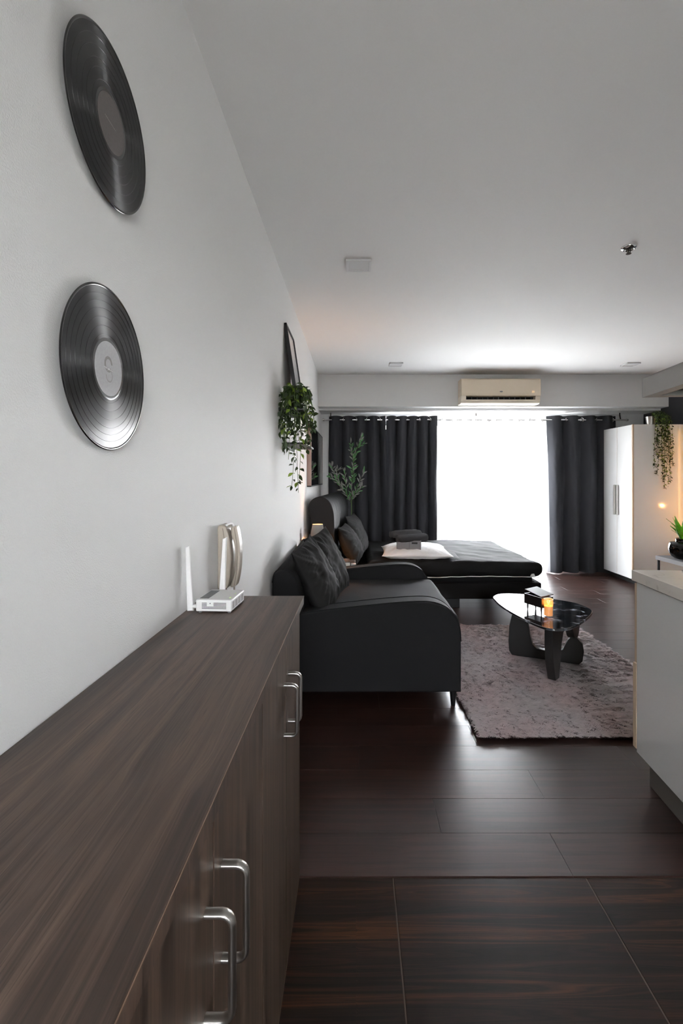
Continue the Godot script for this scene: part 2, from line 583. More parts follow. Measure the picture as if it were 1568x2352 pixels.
	mat("marbled glass", Color(1, 1, 1), 0.035, 0.0, {"uv1_triplanar": true, "uv1_scale": Vector3(1.3, 1.3, 1.3), "albedo_texture": vein_texture(17, Color(0.09, 0.10, 0.115), Color(0.70, 0.73, 0.77), 512, 40.0), "metallic_specular": 0.7})
	mat("black lacquered wood", Color(0.085, 0.083, 0.083), 0.4)
	mat("black glass", Color(0.012, 0.012, 0.014), 0.02, 0.0, {"metallic_specular": 0.7})
	mat("rose frame", Color(0.60, 0.50, 0.46), 0.45)
	mat("picture brown", Color(0.22, 0.13, 0.09), 0.6)
	mat("picture white", Color(0.80, 0.80, 0.80), 0.4)
	mat("concrete grey", Color(0.47, 0.475, 0.49), 0.6)
	mat("pale edge", Color(0.74, 0.75, 0.77), 0.5)
	mat("glossy black ceramic", Color(0.03, 0.03, 0.032), 0.06)
	mat("grey bin", Color(0.44, 0.44, 0.45), 0.55)
	mat("paper", Color(0.86, 0.84, 0.80), 0.8)
	mat("book cover", Color(0.20, 0.18, 0.17), 0.5)
	mat("lamp shade", Color(0.52, 0.51, 0.50), 0.7)
	mat("nightstand", Color(0.15, 0.145, 0.145), 0.5)
	mat("clear glass", Color(1, 1, 1, 0.05), 0.02, 0.0, {"transparency": BaseMaterial3D.TRANSPARENCY_ALPHA})
	mat("window glass", Color(1, 1, 1, 0.04), 0.02, 0.0, {"transparency": BaseMaterial3D.TRANSPARENCY_ALPHA})
	mat("window frame", Color(0.60, 0.60, 0.61), 0.5)
	mat("balcony paint", Color(0.80, 0.80, 0.80), 0.7)
	mat("glowing candle wax", Color(0.95, 0.72, 0.38), 0.6, 0.0, {"emission_enabled": true, "emission": Color(1.0, 0.50, 0.12), "emission_energy_multiplier": 0.22})  # emission stands in for flame light glowing through the wax
	mat("candle flame", Color(1, 0.7, 0.3), 0.6, 0.0, {"emission_enabled": true, "emission": Color(1.0, 0.62, 0.22), "emission_energy_multiplier": 5.0})
	mat("lamp bulb", Color(1, 0.8, 0.5), 0.6, 0.0, {"emission_enabled": true, "emission": Color(1.0, 0.66, 0.30), "emission_energy_multiplier": 6.0})
	mat("led strip", Color(1, 0.8, 0.4), 0.6, 0.0, {"emission_enabled": true, "emission": Color(1.0, 0.66, 0.16), "emission_energy_multiplier": 1.2})
	mat("display digits", Color(1, 0.8, 0.6), 0.6, 0.0, {"emission_enabled": true, "emission": Color(1.0, 0.82, 0.62), "emission_energy_multiplier": 1.0})
	mat("router led", Color(0.7, 0.9, 0.4), 0.6, 0.0, {"emission_enabled": true, "emission": Color(0.75, 0.9, 0.45), "emission_energy_multiplier": 0.8})
	# foliage
	mat("ivy leaf dark", Color(0.13, 0.20, 0.09), 0.45, 0.0, {"backlight_enabled": true, "backlight": Color(0.16, 0.20, 0.06)})
	mat("ivy leaf light", Color(0.44, 0.53, 0.20), 0.45, 0.0, {"backlight_enabled": true, "backlight": Color(0.40, 0.46, 0.14)})
	mat("olive leaf green", Color(0.36, 0.56, 0.35), 0.5, 0.0, {"backlight_enabled": true, "backlight": Color(0.12, 0.2, 0.1)})
	mat("olive leaf grey", Color(0.52, 0.52, 0.50), 0.55, 0.0, {"backlight_enabled": true, "backlight": Color(0.10, 0.11, 0.10)})
	mat("stem brown", Color(0.30, 0.25, 0.17), 0.7)
	mat("stem green", Color(0.30, 0.40, 0.20), 0.6)
	mat("fern leaf", Color(0.42, 0.70, 0.16), 0.5, 0.0, {"backlight_enabled": true, "backlight": Color(0.40, 0.55, 0.12)})
	mat("fern leaf deep", Color(0.20, 0.50, 0.14), 0.5, 0.0, {"backlight_enabled": true, "backlight": Color(0.2, 0.4, 0.1)})
	mat("soil", Color(0.12, 0.09, 0.07), 0.95)

# ------------------------------------------------------------------ room numbers
const WL := -0.468     # left wall
const WR := 3.877      # right wall
const DB := 6.61       # back wall
const DR := -2.6       # wall behind the camera
const TOP := 2.535     # ceiling

func _ready() -> void:
	# --- camera: level, with a shifted lens
	var cam := Camera3D.new()
	cam.name = "camera"
	add_child(cam)
	cam.position = Vector3(0, 1.25, 0)
	cam.projection = Camera3D.PROJECTION_FRUSTUM
	cam.near = 0.05
	cam.far = 60.0
	cam.size = 2.0 * 1176.0 / 1126.0 * cam.near
	cam.frustum_offset = Vector2((784.0 - 817.0) / 1126.0, -(1176.0 - 1098.0) / 1126.0) * cam.near
	cam.current = true
	# --- sky and exposure
	var we := WorldEnvironment.new()
	we.name = "environment"
	var env := Environment.new()
	env.background_mode = Environment.BG_SKY
	var sky := Sky.new()
	var sm := ProceduralSkyMaterial.new()
	sm.sky_top_color = Color(0.93, 0.95, 0.98)
	sm.sky_horizon_color = Color(0.98, 0.98, 0.98)
	sm.ground_horizon_color = Color(0.72, 0.72, 0.71)
	sm.ground_bottom_color = Color(0.60, 0.60, 0.59)
	sm.sun_angle_max = 1.0
	sky.sky_material = sm
	env.sky = sky
	env.background_energy_multiplier = 48.0
	env.tonemap_mode = Environment.TONE_MAPPER_LINEAR
	env.tonemap_exposure = 1.52
	env.sdfgi_enabled = true
	env.ssao_enabled = true
	env.ssil_enabled = true
	we.environment = env
	add_child(we)

	make_materials()
	build_room()
	build_floor()
	build_windows()
	build_curtains()
	build_cabinet()
	build_sofa()
	build_bed()
	build_wardrobe()
	build_kitchen()
	build_rug()
	build_coffee_table()
	build_nightstand()
	build_shelves()
	build_mirror()
	build_records()
	build_phone()
	build_router()
	build_conditioner()
	build_ceiling_fittings()
	build_olive()
	build_console()

# ------------------------------------------------------------------ room shell
func build_room() -> void:
	var paint: Material = mats["wall paint"]
	struct("wall_left", box_mesh(P(WL - 0.15, -0.1, DR - 0.15), P(WL, TOP + 0.15, DB + 0.15)), paint)
	struct("wall_right", box_mesh(P(WR, -0.1, 2.9), P(WR + 0.15, TOP + 0.15, DB + 0.15)), mats["black paint"])
	struct("wall_kitchen", box_mesh(P(WR, -0.1, DR - 0.15), P(WR + 0.15, TOP + 0.15, 2.9)), paint)
	var st := begin()
	add_box(st, P(WL, -0.1, DB), P(0.30, TOP + 0.15, DB + 0.15))
	add_box(st, P(2.80, -0.1, DB), P(WR, TOP + 0.15, DB + 0.15))
	add_box(st, P(0.30, 2.06, DB), P(2.80, TOP + 0.15, DB + 0.15))
	struct("wall_back", st.commit(), paint)
	st = begin()
	add_box(st, P(WL, -0.1, DR - 0.15), P(-0.2, TOP + 0.15, DR))
	add_box(st, P(1.1, -0.1, DR - 0.15), P(WR, TOP + 0.15, DR))
	add_box(st, P(-0.2, 2.15, DR - 0.15), P(1.1, TOP + 0.15, DR))
	add_box(st, P(-0.2, -0.1, DR - 0.15), P(1.1, 1.25, DR))
	struct("wall_behind", st.commit(), paint)
	struct("ceiling", box_mesh(P(WL - 0.15, TOP, DR - 0.15), P(WR + 0.15, TOP + 0.15, DB + 0.15)), mats["ceiling paint"])
	# boxed beam above the curtains, with a lower step behind
	var s := struct("trim_1", rspan(P(WL - 0.01, 2.1355, 6.08), P(WR + 0.01, TOP + 0.01, DB + 0.01), 0.003, 1), paint)
	part(s, "ledge", rspan(P(WL - 0.01, 2.108, 6.235), P(WR + 0.01, 2.14, DB + 0.01), 0.003, 1), paint)

func build_floor() -> void:
	var f := struct("floor", box_mesh(P(WL - 0.15, -0.15, DR - 0.15), P(WR + 0.15, -0.006, DB + 0.15)), mats["joint"])
	# large wood-look tiles near the camera
	var tile := plank_mesh(0.6, 0.6, 0.006, 0.0012)
	for r in 7:
		for c in 7:
			var o := part(f, "floor_tile", tile, mats["tile wood"], P(-0.185 + 0.6035 * c, -0.0025, 1.235 - 0.6035 * r))
			o.rotation.y = 0.0
	part(f, "tile_bed", box_mesh(P(WL, -0.006, DR), P(WR, -0.0045, 1.54)), mats["tile joint"])
	# dark planks laid across the room from the seam to the window
	var w := 0.187
	var shapes := {}
	rng.seed = 40
	for row in 28:
		var d0 := 1.539 + w * row
		if d0 + w > DB + 0.12:
			break
		var x := WL - 0.02 - rng.randf() * 0.9
		if row == 0:
			x = WL - 0.05
		elif row == 1:
			x = 0.30 - 1.2
		elif row == 2:
			x = 0.736 - 1.2
		while x < WR:
			var x0 := maxf(x, WL)
			var x1 := minf(x + 1.2, WR)
			if x1 - x0 > 0.02:
				var key := "%.3f" % (x1 - x0)
				if not shapes.has(key):
					shapes[key] = plank_mesh(x1 - x0 - 0.0012, w - 0.0010, 0.006, 0.0004)
				var o := part(f, "plank", shapes[key], mats["plank wood %d" % (rng.randi() % 4)], P((x0 + x1) / 2, 0, d0 + w / 2))
				o.rotation.x = rng.randf_range(-0.0025, 0.0025)
			x += 1.2

func build_windows() -> void:
	# balcony door behind the curtains
	var fr: Material = mats["window frame"]
	var st := begin()
	add_rbox(st, Vector3(0.05, 2.06, 0.1), 0.004, 1, P(0.325, 1.03, DB + 0.07))
	add_rbox(st, Vector3(0.05, 2.06, 0.1), 0.004, 1, P(2.775, 1.03, DB + 0.07))
	add_rbox(st, Vector3(2.5, 0.05, 0.1), 0.004, 1, P(1.55, 2.035, DB + 0.07))
	add_rbox(st, Vector3(2.5, 0.04, 0.1), 0.004, 1, P(1.55, 0.02, DB + 0.07))
	var w := struct("window_1", st.commit(), fr)
	for s in [[0.35, 1.60, 0.05], [1.55, 2.75, 0.095]]:
		var q := begin()
		var d: float = DB + s[2]
		add_rbox(q, Vector3(0.045, 1.96, 0.035), 0.003, 1, P(s[0] + 0.0225, 1.03, d))
		add_rbox(q, Vector3(0.045, 1.96, 0.035), 0.003, 1, P(s[1] - 0.0225, 1.03, d))
		add_rbox(q, Vector3(s[1] - s[0], 0.05, 0.035), 0.003, 1, P((s[0] + s[1]) / 2, 1.985, d))
		add_rbox(q, Vector3(s[1] - s[0], 0.07, 0.035), 0.003, 1, P((s[0] + s[1]) / 2, 0.075, d))
		var sash := part(w, "sash", q.commit(), fr)
		part(sash, "pane", rspan(P(s[0] + 0.04, 0.1, d - 0.003), P(s[1] - 0.04, 1.97, d + 0.003), 0.001, 1), mats["window glass"])
	for y in [1.02, 0.90]:
		part(w, "latch", rbox(Vector3(0.016, 0.035, 0.03), 0.004), mats["black metal"], P(1.797, y, DB - 0.015))
	# unseen window behind the camera, placed and sized to light surfaces facing it
	st = begin()
	for x in [-0.175, 1.075]:
		add_rbox(st, Vector3(0.05, 0.9, 0.1), 0.004, 1, P(x, 1.7, DR - 0.07))
	for y in [1.275, 2.125]:
		add_rbox(st, Vector3(1.3, 0.05, 0.1), 0.004, 1, P(0.45, y, DR - 0.07))
	var w2 := struct("unseen_window_2", st.commit(), fr)
	part(w2, "pane", rspan(P(-0.15, 1.3, DR - 0.073), P(1.05, 2.1, DR - 0.067), 0.001, 1), mats["window glass"])
	# balcony outside
	struct("floor_balcony", box_mesh(P(-0.6, -0.25, DB + 0.15), P(4.0, -0.05, 8.1)), mats["balcony paint"])
	var r := thing("balcony_railing", "pale balcony railing faintly visible through the white sheer curtains", "railing", P(1.7, -0.05, 7.95))
	for y in [1.03, 0.87]:
		part(r, "rail", rbox(Vector3(4.4, 0.045, 0.05), 0.006), mats["balcony paint"], Vector3(0, y, 0))
	for k in 9:
		part(r, "post", rspan(Vector3(-0.02, 0, -0.02), Vector3(0.02, 1.01, 0.02), 0.004, 1), mats["balcony paint"], Vector3(-2.1 + 0.525 * k, 0, 0))

# ------------------------------------------------------------------ curtains
func curtain_points(x0: float, x1: float, folds: float, amp: float, y0: float, y1: float, d: float, phase: float, flare0: float, flare1: float, seed_: int, steps := 120, rows := 26) -> Array:
	var nz := FastNoiseLite.new()
	nz.seed = seed_
	nz.frequency = 1.4
	var out := []
	for i in rows + 1:
		var t := float(i) / rows
		var row := PackedVector3Array()
		for j in steps + 1:
			var s := float(j) / steps
			var x := lerpf(x0 - flare0 * pow(t, 0.7), x1 + flare1 * pow(t, 0.7), s)
			var ph := s * folds * TAU + phase + nz.get_noise_2d(s * 1.6, t * 0.7) * 1.1 * t
			var a := amp * (0.85 + 0.5 * nz.get_noise_2d(s * 3.0 + 9.0, t * 0.8)) * (1.0 + 0.15 * t)
			var dd := d + a * sin(ph) + 0.006 * nz.get_noise_2d(s * 5.0, t * 1.5 + 20.0)
			x += 0.35 * a * cos(ph * 1.0) * (0.6 if folds > 6 else 1.0)
			row.append(P(x, lerpf(y1, y0, t), dd))
		out.append(row)
	return out

func curtain(label: String, x0: float, x1: float, folds: float, amp: float, y0: float, y1: float, phase: float, fl0: float, fl1: float, seed_: int, m: Material, rings: int, sheer := false) -> void:
	var d := 6.43
	var t := thing("sheer_curtain" if sheer else "blackout_curtain", label, "curtain", P((x0 + x1) / 2, y0, d), 0.0, "sheer curtains at the balcony door" if sheer else "black curtains at the balcony door")
	var pts := curtain_points(x0, x1, folds, amp, y0, y1, d, phase, fl0, fl1, seed_)
	for i in pts.size():
		for j in pts[i].size():
			pts[i][j] -= t.position
	part(t, "cloth", sheet(pts), m)
	if sheer:
		var band := []
		for i in 3:
			var row := PackedVector3Array()
			for q in pts[0]:
				row.append(q + Vector3(0, -0.03 * i * 1.6, 0.002))
			band.append(row)
		part(t, "header", sheet(band), mats["sheer hem"])
	# eyelets where the cloth crosses the rod
	for k in rings:
		var s := (k + 0.5) / rings
		var j := int(s * 120)
		var q: Vector3 = pts[0][j]
		var st := begin()
		var ring := []
		for a in 17:
			ring.append(Vector3(0.0, cos(TAU * a / 16.0) * 0.024, sin(TAU * a / 16.0) * 0.024))
		add_tube(st, ring, 0.006, 6, 1.0, Vector3.RIGHT)
		var o := part(t, "eyelet", st.commit(), mats["chrome"], Vector3(q.x, 2.012 - y0, 0.0))
		o.rotation.y = 0.75 if k % 2 == 0 else -0.75

func build_curtains() -> void:
	var rod := thing("curtain_rod", "chrome curtain rod running under the ceiling beam", "curtain rod", P(1.6, 2.012, 6.43))
	var st := begin()
	add_tube(st, [P(-2.03, 0, 0), P(1.95, 0, 0)], 0.0105, 12)
	part(rod, "rod", st.commit(), mats["chrome"])
	for x in [-2.03, 1.95]:
		part(rod, "finial", lathe([Vector2(0, -0.02), Vector2(0.014, -0.018), Vector2(0.019, 0), Vector2(0.014, 0.018), Vector2(0, 0.02)], 16), mats["chrome"], P(x, 0, 0), Vector3(0, 0, PI / 2))
	for x in [-1.93, -0.02, 1.87]:
		part(rod, "bracket", tube([P(x, 0.005, 0), P(x, 0.07, 0.02), P(x, 0.095, 0.02)], 0.007, 8), mats["dark metal"])
	var bm: Material = mats["blackout curtain"]
	curtain("black blackout curtain hanging furthest left, behind the leafy potted stem", -0.36, 0.385, 4.6, 0.055, 0.012, 2.062, 0.8, 0.03, 0.045, 3, bm, 5)
	curtain("black blackout curtain hanging between the leafy stem and the bright sheers", 0.42, 1.05, 4.5, 0.055, 0.012, 2.062, 2.4, 0.05, 0.0, 5, bm, 5)
	curtain("black blackout curtain hanging beside the white wardrobe", 2.50, 3.43, 4.2, 0.055, 0.012, 2.066, 1.2, 0.0, 0.04, 9, bm, 5)
	curtain("narrower white sheer curtain beside the black curtain behind the bed", 1.05, 1.80, 5.5, 0.026, 0.015, 2.064, 0.3, 0.0, 0.03, 11, mats["sheer curtain"], 5, true)
	curtain("wider white sheer curtain falling to the floor beyond the foot of the bed", 1.74, 2.50, 5.2, 0.028, 0.015, 2.064, 2.0, 0.0, 0.06, 15, mats["sheer curtain"], 5, true)

# ------------------------------------------------------------------ low cabinet on the left
func handle_mesh(h: float, reach: float) -> ArrayMesh:
	# U-shaped bar from the door face (x = 0), up and down along y
	var pts := []
	var r := 0.012
	pts.append(Vector3(-0.002, h / 2, 0))
	for k in 5:
		var a := PI / 2 * k / 4.0
		pts.append(Vector3(reach - r + sin(a) * r, h / 2 - r + cos(a) * r, 0))
	for k in 5:
		var a := PI / 2 * k / 4.0
		pts.append(Vector3(reach - r + cos(a) * r, -h / 2 + r - sin(a) * r, 0))
	pts.append(Vector3(-0.002, -h / 2, 0))
	return tube(pts, 0.0068, 10, 0.66, Vector3(0, 0, 1).cross(Vector3.RIGHT))

func build_cabinet() -> void:
	var c := thing("low_cabinet", "long dark taupe wood-grain cabinet with steel handles along the left wall", "cabinet", P(-0.32, 0, 0.59))
	var o := c.position
	part(c, "top", rspan(P(-0.466, 0.861, -0.36) - o, P(-0.1605, 0.887, 1.512) - o, 0.0016, 1), mats["cabinet wood"])
	var edge := part(c, "edge_strip", rspan(P(-0.1607, 0.8855, -0.36) - o, P(-0.1597, 0.8872, 1.512) - o, 0.0003, 1), mats["cabinet edge"])  # thin paler strip along the front edge of the top
	edge.set_meta("label", "pale edge line")
	part(c, "body", rspan(P(-0.466, 0.035, -0.35) - o, P(-0.19, 0.861, 1.494) - o, 0.001, 1), mats["cabinet door wood"])
	part(c, "side_panel", rspan(P(-0.466, 0.0, 1.494) - o, P(-0.176, 0.861, 1.510) - o, 0.001, 1), mats["cabinet door wood"])
	part(c, "plinth", rspan(P(-0.466, 0.0, -0.35) - o, P(-0.215, 0.035, 1.494) - o, 0.001, 1), mats["black metal"])
	var bounds := [1.492, 1.2035, 0.897, 0.59, 0.282, -0.025, -0.35]
	var hm := handle_mesh(0.120, 0.031)
	for k in 6:
		var a: float = bounds[k + 1] + 0.0015
		var b: float = bounds[k] - 0.0015
		var dc := Vector3(-0.1795, 0.448, -(a + b) / 2) - o
		var d := part(c, "door", rbox(Vector3(0.017, 0.82, b - a), 0.0015, 1), mats["cabinet door wood"], dc)
		part(d, "bottom_edge", rbox(Vector3(0.0172, 0.0016, b - a), 0.0004, 1), mats["cabinet edge"], Vector3(0.0002, -0.4095, 0))
		var hz := a + 0.036 if k % 2 == 0 else b - 0.032
		part(d, "handle", hm, mats["brushed steel"], Vector3(0.0083, 0.248, (a + b) / 2 - hz))

# ------------------------------------------------------------------ sofa
func build_sofa() -> void:
	var fab: Material = mats["sofa fabric"]
	var s := thing("sofa", "black fabric two-seat sofa against the left wall beside the rug", "sofa", P(0.05, 0, 3.295))
	var o := s.position
	# arms: side outline in x, y
	var arm := [Vector2(-0.40, 0.085), Vector2(-0.40, 0.500), Vector2(-0.26, 0.522), Vector2(-0.05, 0.546), Vector2(0.15, 0.567), Vector2(0.30, 0.578), Vector2(0.40, 0.578), Vector2(0.465, 0.562), Vector2(0.515, 0.530), Vector2(0.55, 0.485), Vector2(0.567, 0.43), Vector2(0.572, 0.36), Vector2(0.572, 0.085)]
	var armed := smooth_some(arm, 1, 11, 3)
	for d in [2.725, 3.865]:
		var a := part(s, "arm", extrude(armed, 0.13, 0.012), fab, P(0, 0, d) - Vector3(o.x, 0, o.z))
		for e in [-0.065 + 0.007, 0.065 - 0.007]:
			var path := []
			for q in armed:
				if q.y > 0.2 and q.x > -0.41:
					path.append(Vector3(q.x, q.y + 0.0005, e))
			part(a, "piping", tube(path, 0.0022, 6), fab)
	# back, with a rolled top
	var bk := [Vector2(-0.452, 0.085), Vector2(-0.455, 0.68), Vector2(-0.448, 0.722), Vector2(-0.43, 0.746), Vector2(-0.40, 0.755), Vector2(-0.37, 0.748), Vector2(-0.342, 0.726), Vector2(-0.32, 0.69), Vector2(-0.305, 0.645), Vector2(-0.295, 0.585), Vector2(-0.288, 0.5), Vector2(-0.285, 0.30), Vector2(-0.30, 0.085)]
	var bs := smooth_some(bk, 1, 10, 3)
	var back := part(s, "back", extrude(bs, 1.27, 0.012), fab, P(0, 0, 3.295) - o)
	for e in [-0.628, 0.628]:
		var path2 := []
		for q in bs:
			if q.y > 0.45:
				path2.append(Vector3(q.x, q.y + 0.0005, e))
		part(back, "piping", tube(path2, 0.0022, 6), fab)
	# seat
	part(s, "seat", soft_box(Vector3(0.90, 0.17, 1.008), 0.035, 4, 14, 0.004, 5.0, 4, 0.006), fab, P(0.142, 0.385, 3.295) - o)
	part(s, "base", rspan(P(-0.28, 0.085, 2.79) - o, P(0.555, 0.302, 3.80) - o, 0.02, 2), fab)
	part(s, "drawer_front", soft_box(Vector3(0.03, 0.20, 1.0), 0.013, 3, 6, 0.001, 6.0, 6), fab, P(0.562, 0.195, 3.295) - o)
	for q in [[-0.40, 2.72], [0.535, 2.70], [-0.40, 3.87], [0.535, 3.89]]:
		part(s, "leg", lathe([Vector2(0.0, 0.0), Vector2(0.012, 0.0), Vector2(0.021, 0.09), Vector2(0.0, 0.09)], 14), mats["black metal"], P(q[0], 0, q[1]) - o)
	# scatter cushions, leaning back
	cushion("dark grey scatter cushion on the sofa, the nearer of two leaning together", Vector3(-0.232, 0.667, -2.935), Vector3(0.05, 0.045, -0.36), Vector3(-0.17, 0.40, -0.075), 0.44, 0.44, 0.16, 51, "scatter cushions on the sofa")
	cushion("dark grey scatter cushion on the sofa, tucked behind the nearer one", Vector3(-0.185, 0.685, -3.235), Vector3(0.09, 0.03, -0.34), Vector3(-0.14, 0.41, -0.10), 0.44, 0.45, 0.15, 57, "scatter cushions on the sofa")

# smooths the stretch of an outline from index i0 to i1, leaving the rest straight
func smooth_some(pts: Array, i0: int, i1: int, per: int) -> Array:
	var out := []
	for k in pts.size():
		if k >= i0 and k < i1:
			for s in per:
				out.append((pts[k] as Vector2).cubic_interpolate(pts[k + 1], pts[maxi(k - 1, i0)], pts[mini(k + 2, i1)], float(s) / per))
		else:
			out.append(pts[k])
	return out

func cushion(label: String, centre: Vector3, along: Vector3, up: Vector3, w: float, h: float, t: float, seed_: int, group: String) -> void:
	var x := along.normalized()
	var z := x.cross(up).normalized()
	var y := z.cross(x).normalized()
	var o := single("cushion", label, "cushion", pillow_mesh(w, h, t, seed_, 0.013, 0.18), mats["pillow fabric"], centre, Vector3.ZERO, group)
	o.transform = Transform3D(Basis(x, y, z), centre)

# ------------------------------------------------------------------ bed
func build_bed() -> void:
	var b := thing("bed", "low black upholstered bed with a padded rolled headboard below the dark mirror", "bed", P(0.8, 0, 5.44))
	var o := b.position
	var lea: Material = mats["headboard leather"]
	# headboard: rolled side outline, made of upright padded channels; it stands slightly askew
	var hb := [Vector2(-0.225, 0.02), Vector2(-0.225, 0.86), Vector2(-0.242, 0.925), Vector2(-0.244, 0.985), Vector2(-0.225, 1.03), Vector2(-0.185, 1.062), Vector2(-0.135, 1.073), Vector2(-0.085, 1.060), Vector2(-0.04, 1.022), Vector2(-0.012, 0.96), Vector2(0.0, 0.88), Vector2(0.003, 0.75), Vector2(0.003, 0.02)]
	var hs := smooth_some(hb, 1, 11, 3)
	var ask := deg_to_rad(-3.6)
	var h0 := P(-0.205, 0, 4.625)
	var wd := 1.66 / 8.0
	var mesh := extrude(hs, wd - 0.001, 0.009)
	for k in 8:
		var at := h0 + Vector3(0, 0, -(wd * (k + 0.5))).rotated(Vector3.UP, ask)
		part(b, "headboard_panel", mesh, lea, at - o, Vector3(0, ask, 0))
	var fab: Material = mats["sheet fabric"]
	part(b, "side_rail", rspan(P(-0.19, 0.10, 4.655) - o, P(1.763, 0.255, 4.705) - o, 0.012, 2), fab)
	part(b, "side_rail", rspan(P(-0.10, 0.10, 6.175) - o, P(1.763, 0.255, 6.225) - o, 0.012, 2), fab)
	part(b, "foot_rail", rspan(P(1.713, 0.10, 4.70) - o, P(1.765, 0.255, 6.18) - o, 0.012, 2), fab)
	part(b, "slat_base", rspan(P(-0.1, 0.12, 4.70) - o, P(1.72, 0.20, 6.18) - o, 0.005, 1), mats["black metal"])
	for q in [[0.95, 4.74], [1.66, 6.10], [0.95, 6.10]]:
		part(b, "leg", rspan(P(q[0] - 0.1, 0, q[1] - 0.02) - o, P(q[0] + 0.05, 0.12, q[1] + 0.04) - o, 0.006, 1), mats["black metal"])
	part(b, "mattress", soft_box(Vector3(1.80, 0.13, 1.50), 0.05, 3, 12, 0.003, 3.0, 8, 0.0), fab, P(0.80, 0.262, 5.44) - o)
	# duvet over mattress, with soft rumples and a hanging edge
	var st := begin()
	var nz := FastNoiseLite.new()
	nz.seed = 12
	nz.frequency = 2.2
	nz.fractal_octaves = 3
	var fine := FastNoiseLite.new()
	fine.seed = 19
	fine.frequency = 5.5
	add_rbox(st, Vector3(1.64, 0.125, 1.655), 0.055, 5, Vector3.ZERO, 34, func(p: Vector3, nn: Vector3) -> Vector3:
		var q := p + nn * (0.016 * nz.get_noise_3d(p.x, p.y * 2.0, p.z * 0.7) + 0.008 * fine.get_noise_3d(p.x * 0.8 + p.z * 0.9, p.y, p.z * 0.8 - p.x * 0.6))
		q.y += 0.018 * (1.0 - pow(absf(p.x) / 0.85, 2.0)) * maxf(nn.y, 0.0)
		if nn.y < -0.3:
			q.y += 0.012 * sin(p.x * 9.0 + p.z * 7.0)
		return q)
	st.generate_normals()
	var dv := thing("duvet", "charcoal duvet spread over the bed", "duvet", P(0.935, 0.385, 5.425))
	part(dv, "cover", st.commit(), mats["duvet fabric"])
	var hem := []
	for k in 41:
		var x := -0.79 + 1.57 * k / 40.0
		hem.append(Vector3(x, -0.063 + 0.006 * sin(x * 5.0) + 0.006 * nz.get_noise_1d(x * 3.0), 0.822 + 0.004 * sin(x * 7.0)))
	part(dv, "hem", tube(hem, 0.004, 6), mats["white linen"])
	part(dv, "tag", extrude([Vector2(0, 0), Vector2(0.05, -0.012), Vector2(0.028, 0.045)], 0.004, 0.001), mats["white linen"], Vector3(0.70, -0.055, 0.825))
	# sleeping pillows by the headboard
	bed_pillow("charcoal pillow leaning on the near half of the headboard", Vector3(-0.055, 0.60, -4.90), Vector3(0.06, 0.0, -0.5), Vector3(-0.16, 0.33, -0.05), 0.50, 0.40, 0.18, 61)
	bed_pillow("charcoal pillow leaning on the far half of the headboard", Vector3(0.01, 0.625, -5.50), Vector3(0.07, 0.0, -0.5), Vector3(-0.13, 0.35, 0.0), 0.60, 0.46, 0.18, 67)
	# flat pillows laid in the middle of the bed
	var fl := single("pillow", "charcoal pillow lying flat under the white pillow", "pillow", pillow_mesh(0.72, 0.56, 0.07, 71, 0.005), mats["duvet fabric"])
	fl.transform = Transform3D(Basis(Vector3(1, 0, 0.05).normalized(), Vector3(0.05, 0, -1).normalized(), Vector3.UP), P(0.69, 0.462, 4.95))
	var wp := single("pillow", "white pillow lying flat on the bed with a grey bin on it", "pillow", pillow_mesh(0.68, 0.68, 0.17, 73, 0.008), mats["white linen"])
	wp.transform = Transform3D(Basis(Vector3(1, 0, 0.04).normalized(), Vector3(0.04, 0, -1).normalized(), Vector3(0, 1, 0.07).normalized()), P(0.60, 0.505, 4.995))
	# bin with two rolled towels
	var bin := thing("storage_bin", "small grey bin with a handle slot standing on the white pillow", "bin", P(0.525, 0.556, 4.83), deg_to_rad(-10))
	var w := 0.118
	var l := 0.075
	var hh := 0.088
	var t := 0.004
	part(bin, "bottom", rspan(Vector3(-w, 0, -l), Vector3(w, t, l), 0.001, 1), mats["grey bin"])
	part(bin, "wall", rspan(Vector3(-w, 0, -l), Vector3(w, hh, -l + t), 0.001, 1), mats["grey bin"])
	part(bin, "wall", rspan(Vector3(-w, 0, l - t), Vector3(w, hh, l), 0.001, 1), mats["grey bin"])
	part(bin, "wall", rspan(Vector3(-w, 0, -l), Vector3(-w + t, hh, l), 0.001, 1), mats["grey bin"])
	part(bin, "wall", rspan(Vector3(w - t, 0, -l), Vector3(w, hh, l), 0.001, 1), mats["grey bin"])
	part(bin, "handle_slot", rspan(Vector3(0.03, 0.055, l - 0.0005), Vector3(0.085, 0.072, l + 0.0012), 0.0006, 1), mats["dark slot"])
	part(bin, "corner_fold", rspan(Vector3(0.006, 0, l - 0.001), Vector3(0.008, hh, l + 0.0006), 0.0004, 1), mats["dark slot"])
	for k in 2:
		var tw := thing("rolled_towel", ["dark grey rolled towel on the bin, the nearer of two", "dark grey rolled towel on the bin, behind the other"][k], "towel", [P(0.555, 0.664, 4.785), P(0.500, 0.692, 4.885)][k], deg_to_rad([20, 14][k]), "rolled towels on the bin")
		var roll := begin()
		var rows := []
		var nzz := FastNoiseLite.new()
		nzz.seed = 80 + k
		nzz.frequency = 6.0
		for i in 25:
			var row := PackedVector3Array()
			var x := -0.165 + 0.33 * i / 24.0
			var rr := 0.043 * sqrt(clampf(1.0 - pow(absf(x) / 0.167, 9.0), 0.02, 1.0)) * (1.0 + 0.08 * sin(x * 15.0 + k))
			for j in 22:
				var a := TAU * j / 22.0
				var r2 := rr * (1.0 + 0.10 * nzz.get_noise_2d(x * 3.0, a * 0.6))
				row.append(Vector3(x, sin(a) * r2 * 0.95, cos(a) * r2))
			rows.append(row)
		add_grid(roll, rows, true)
		part(tw, "roll", roll.commit(), mats["towel"])
		var sp := []
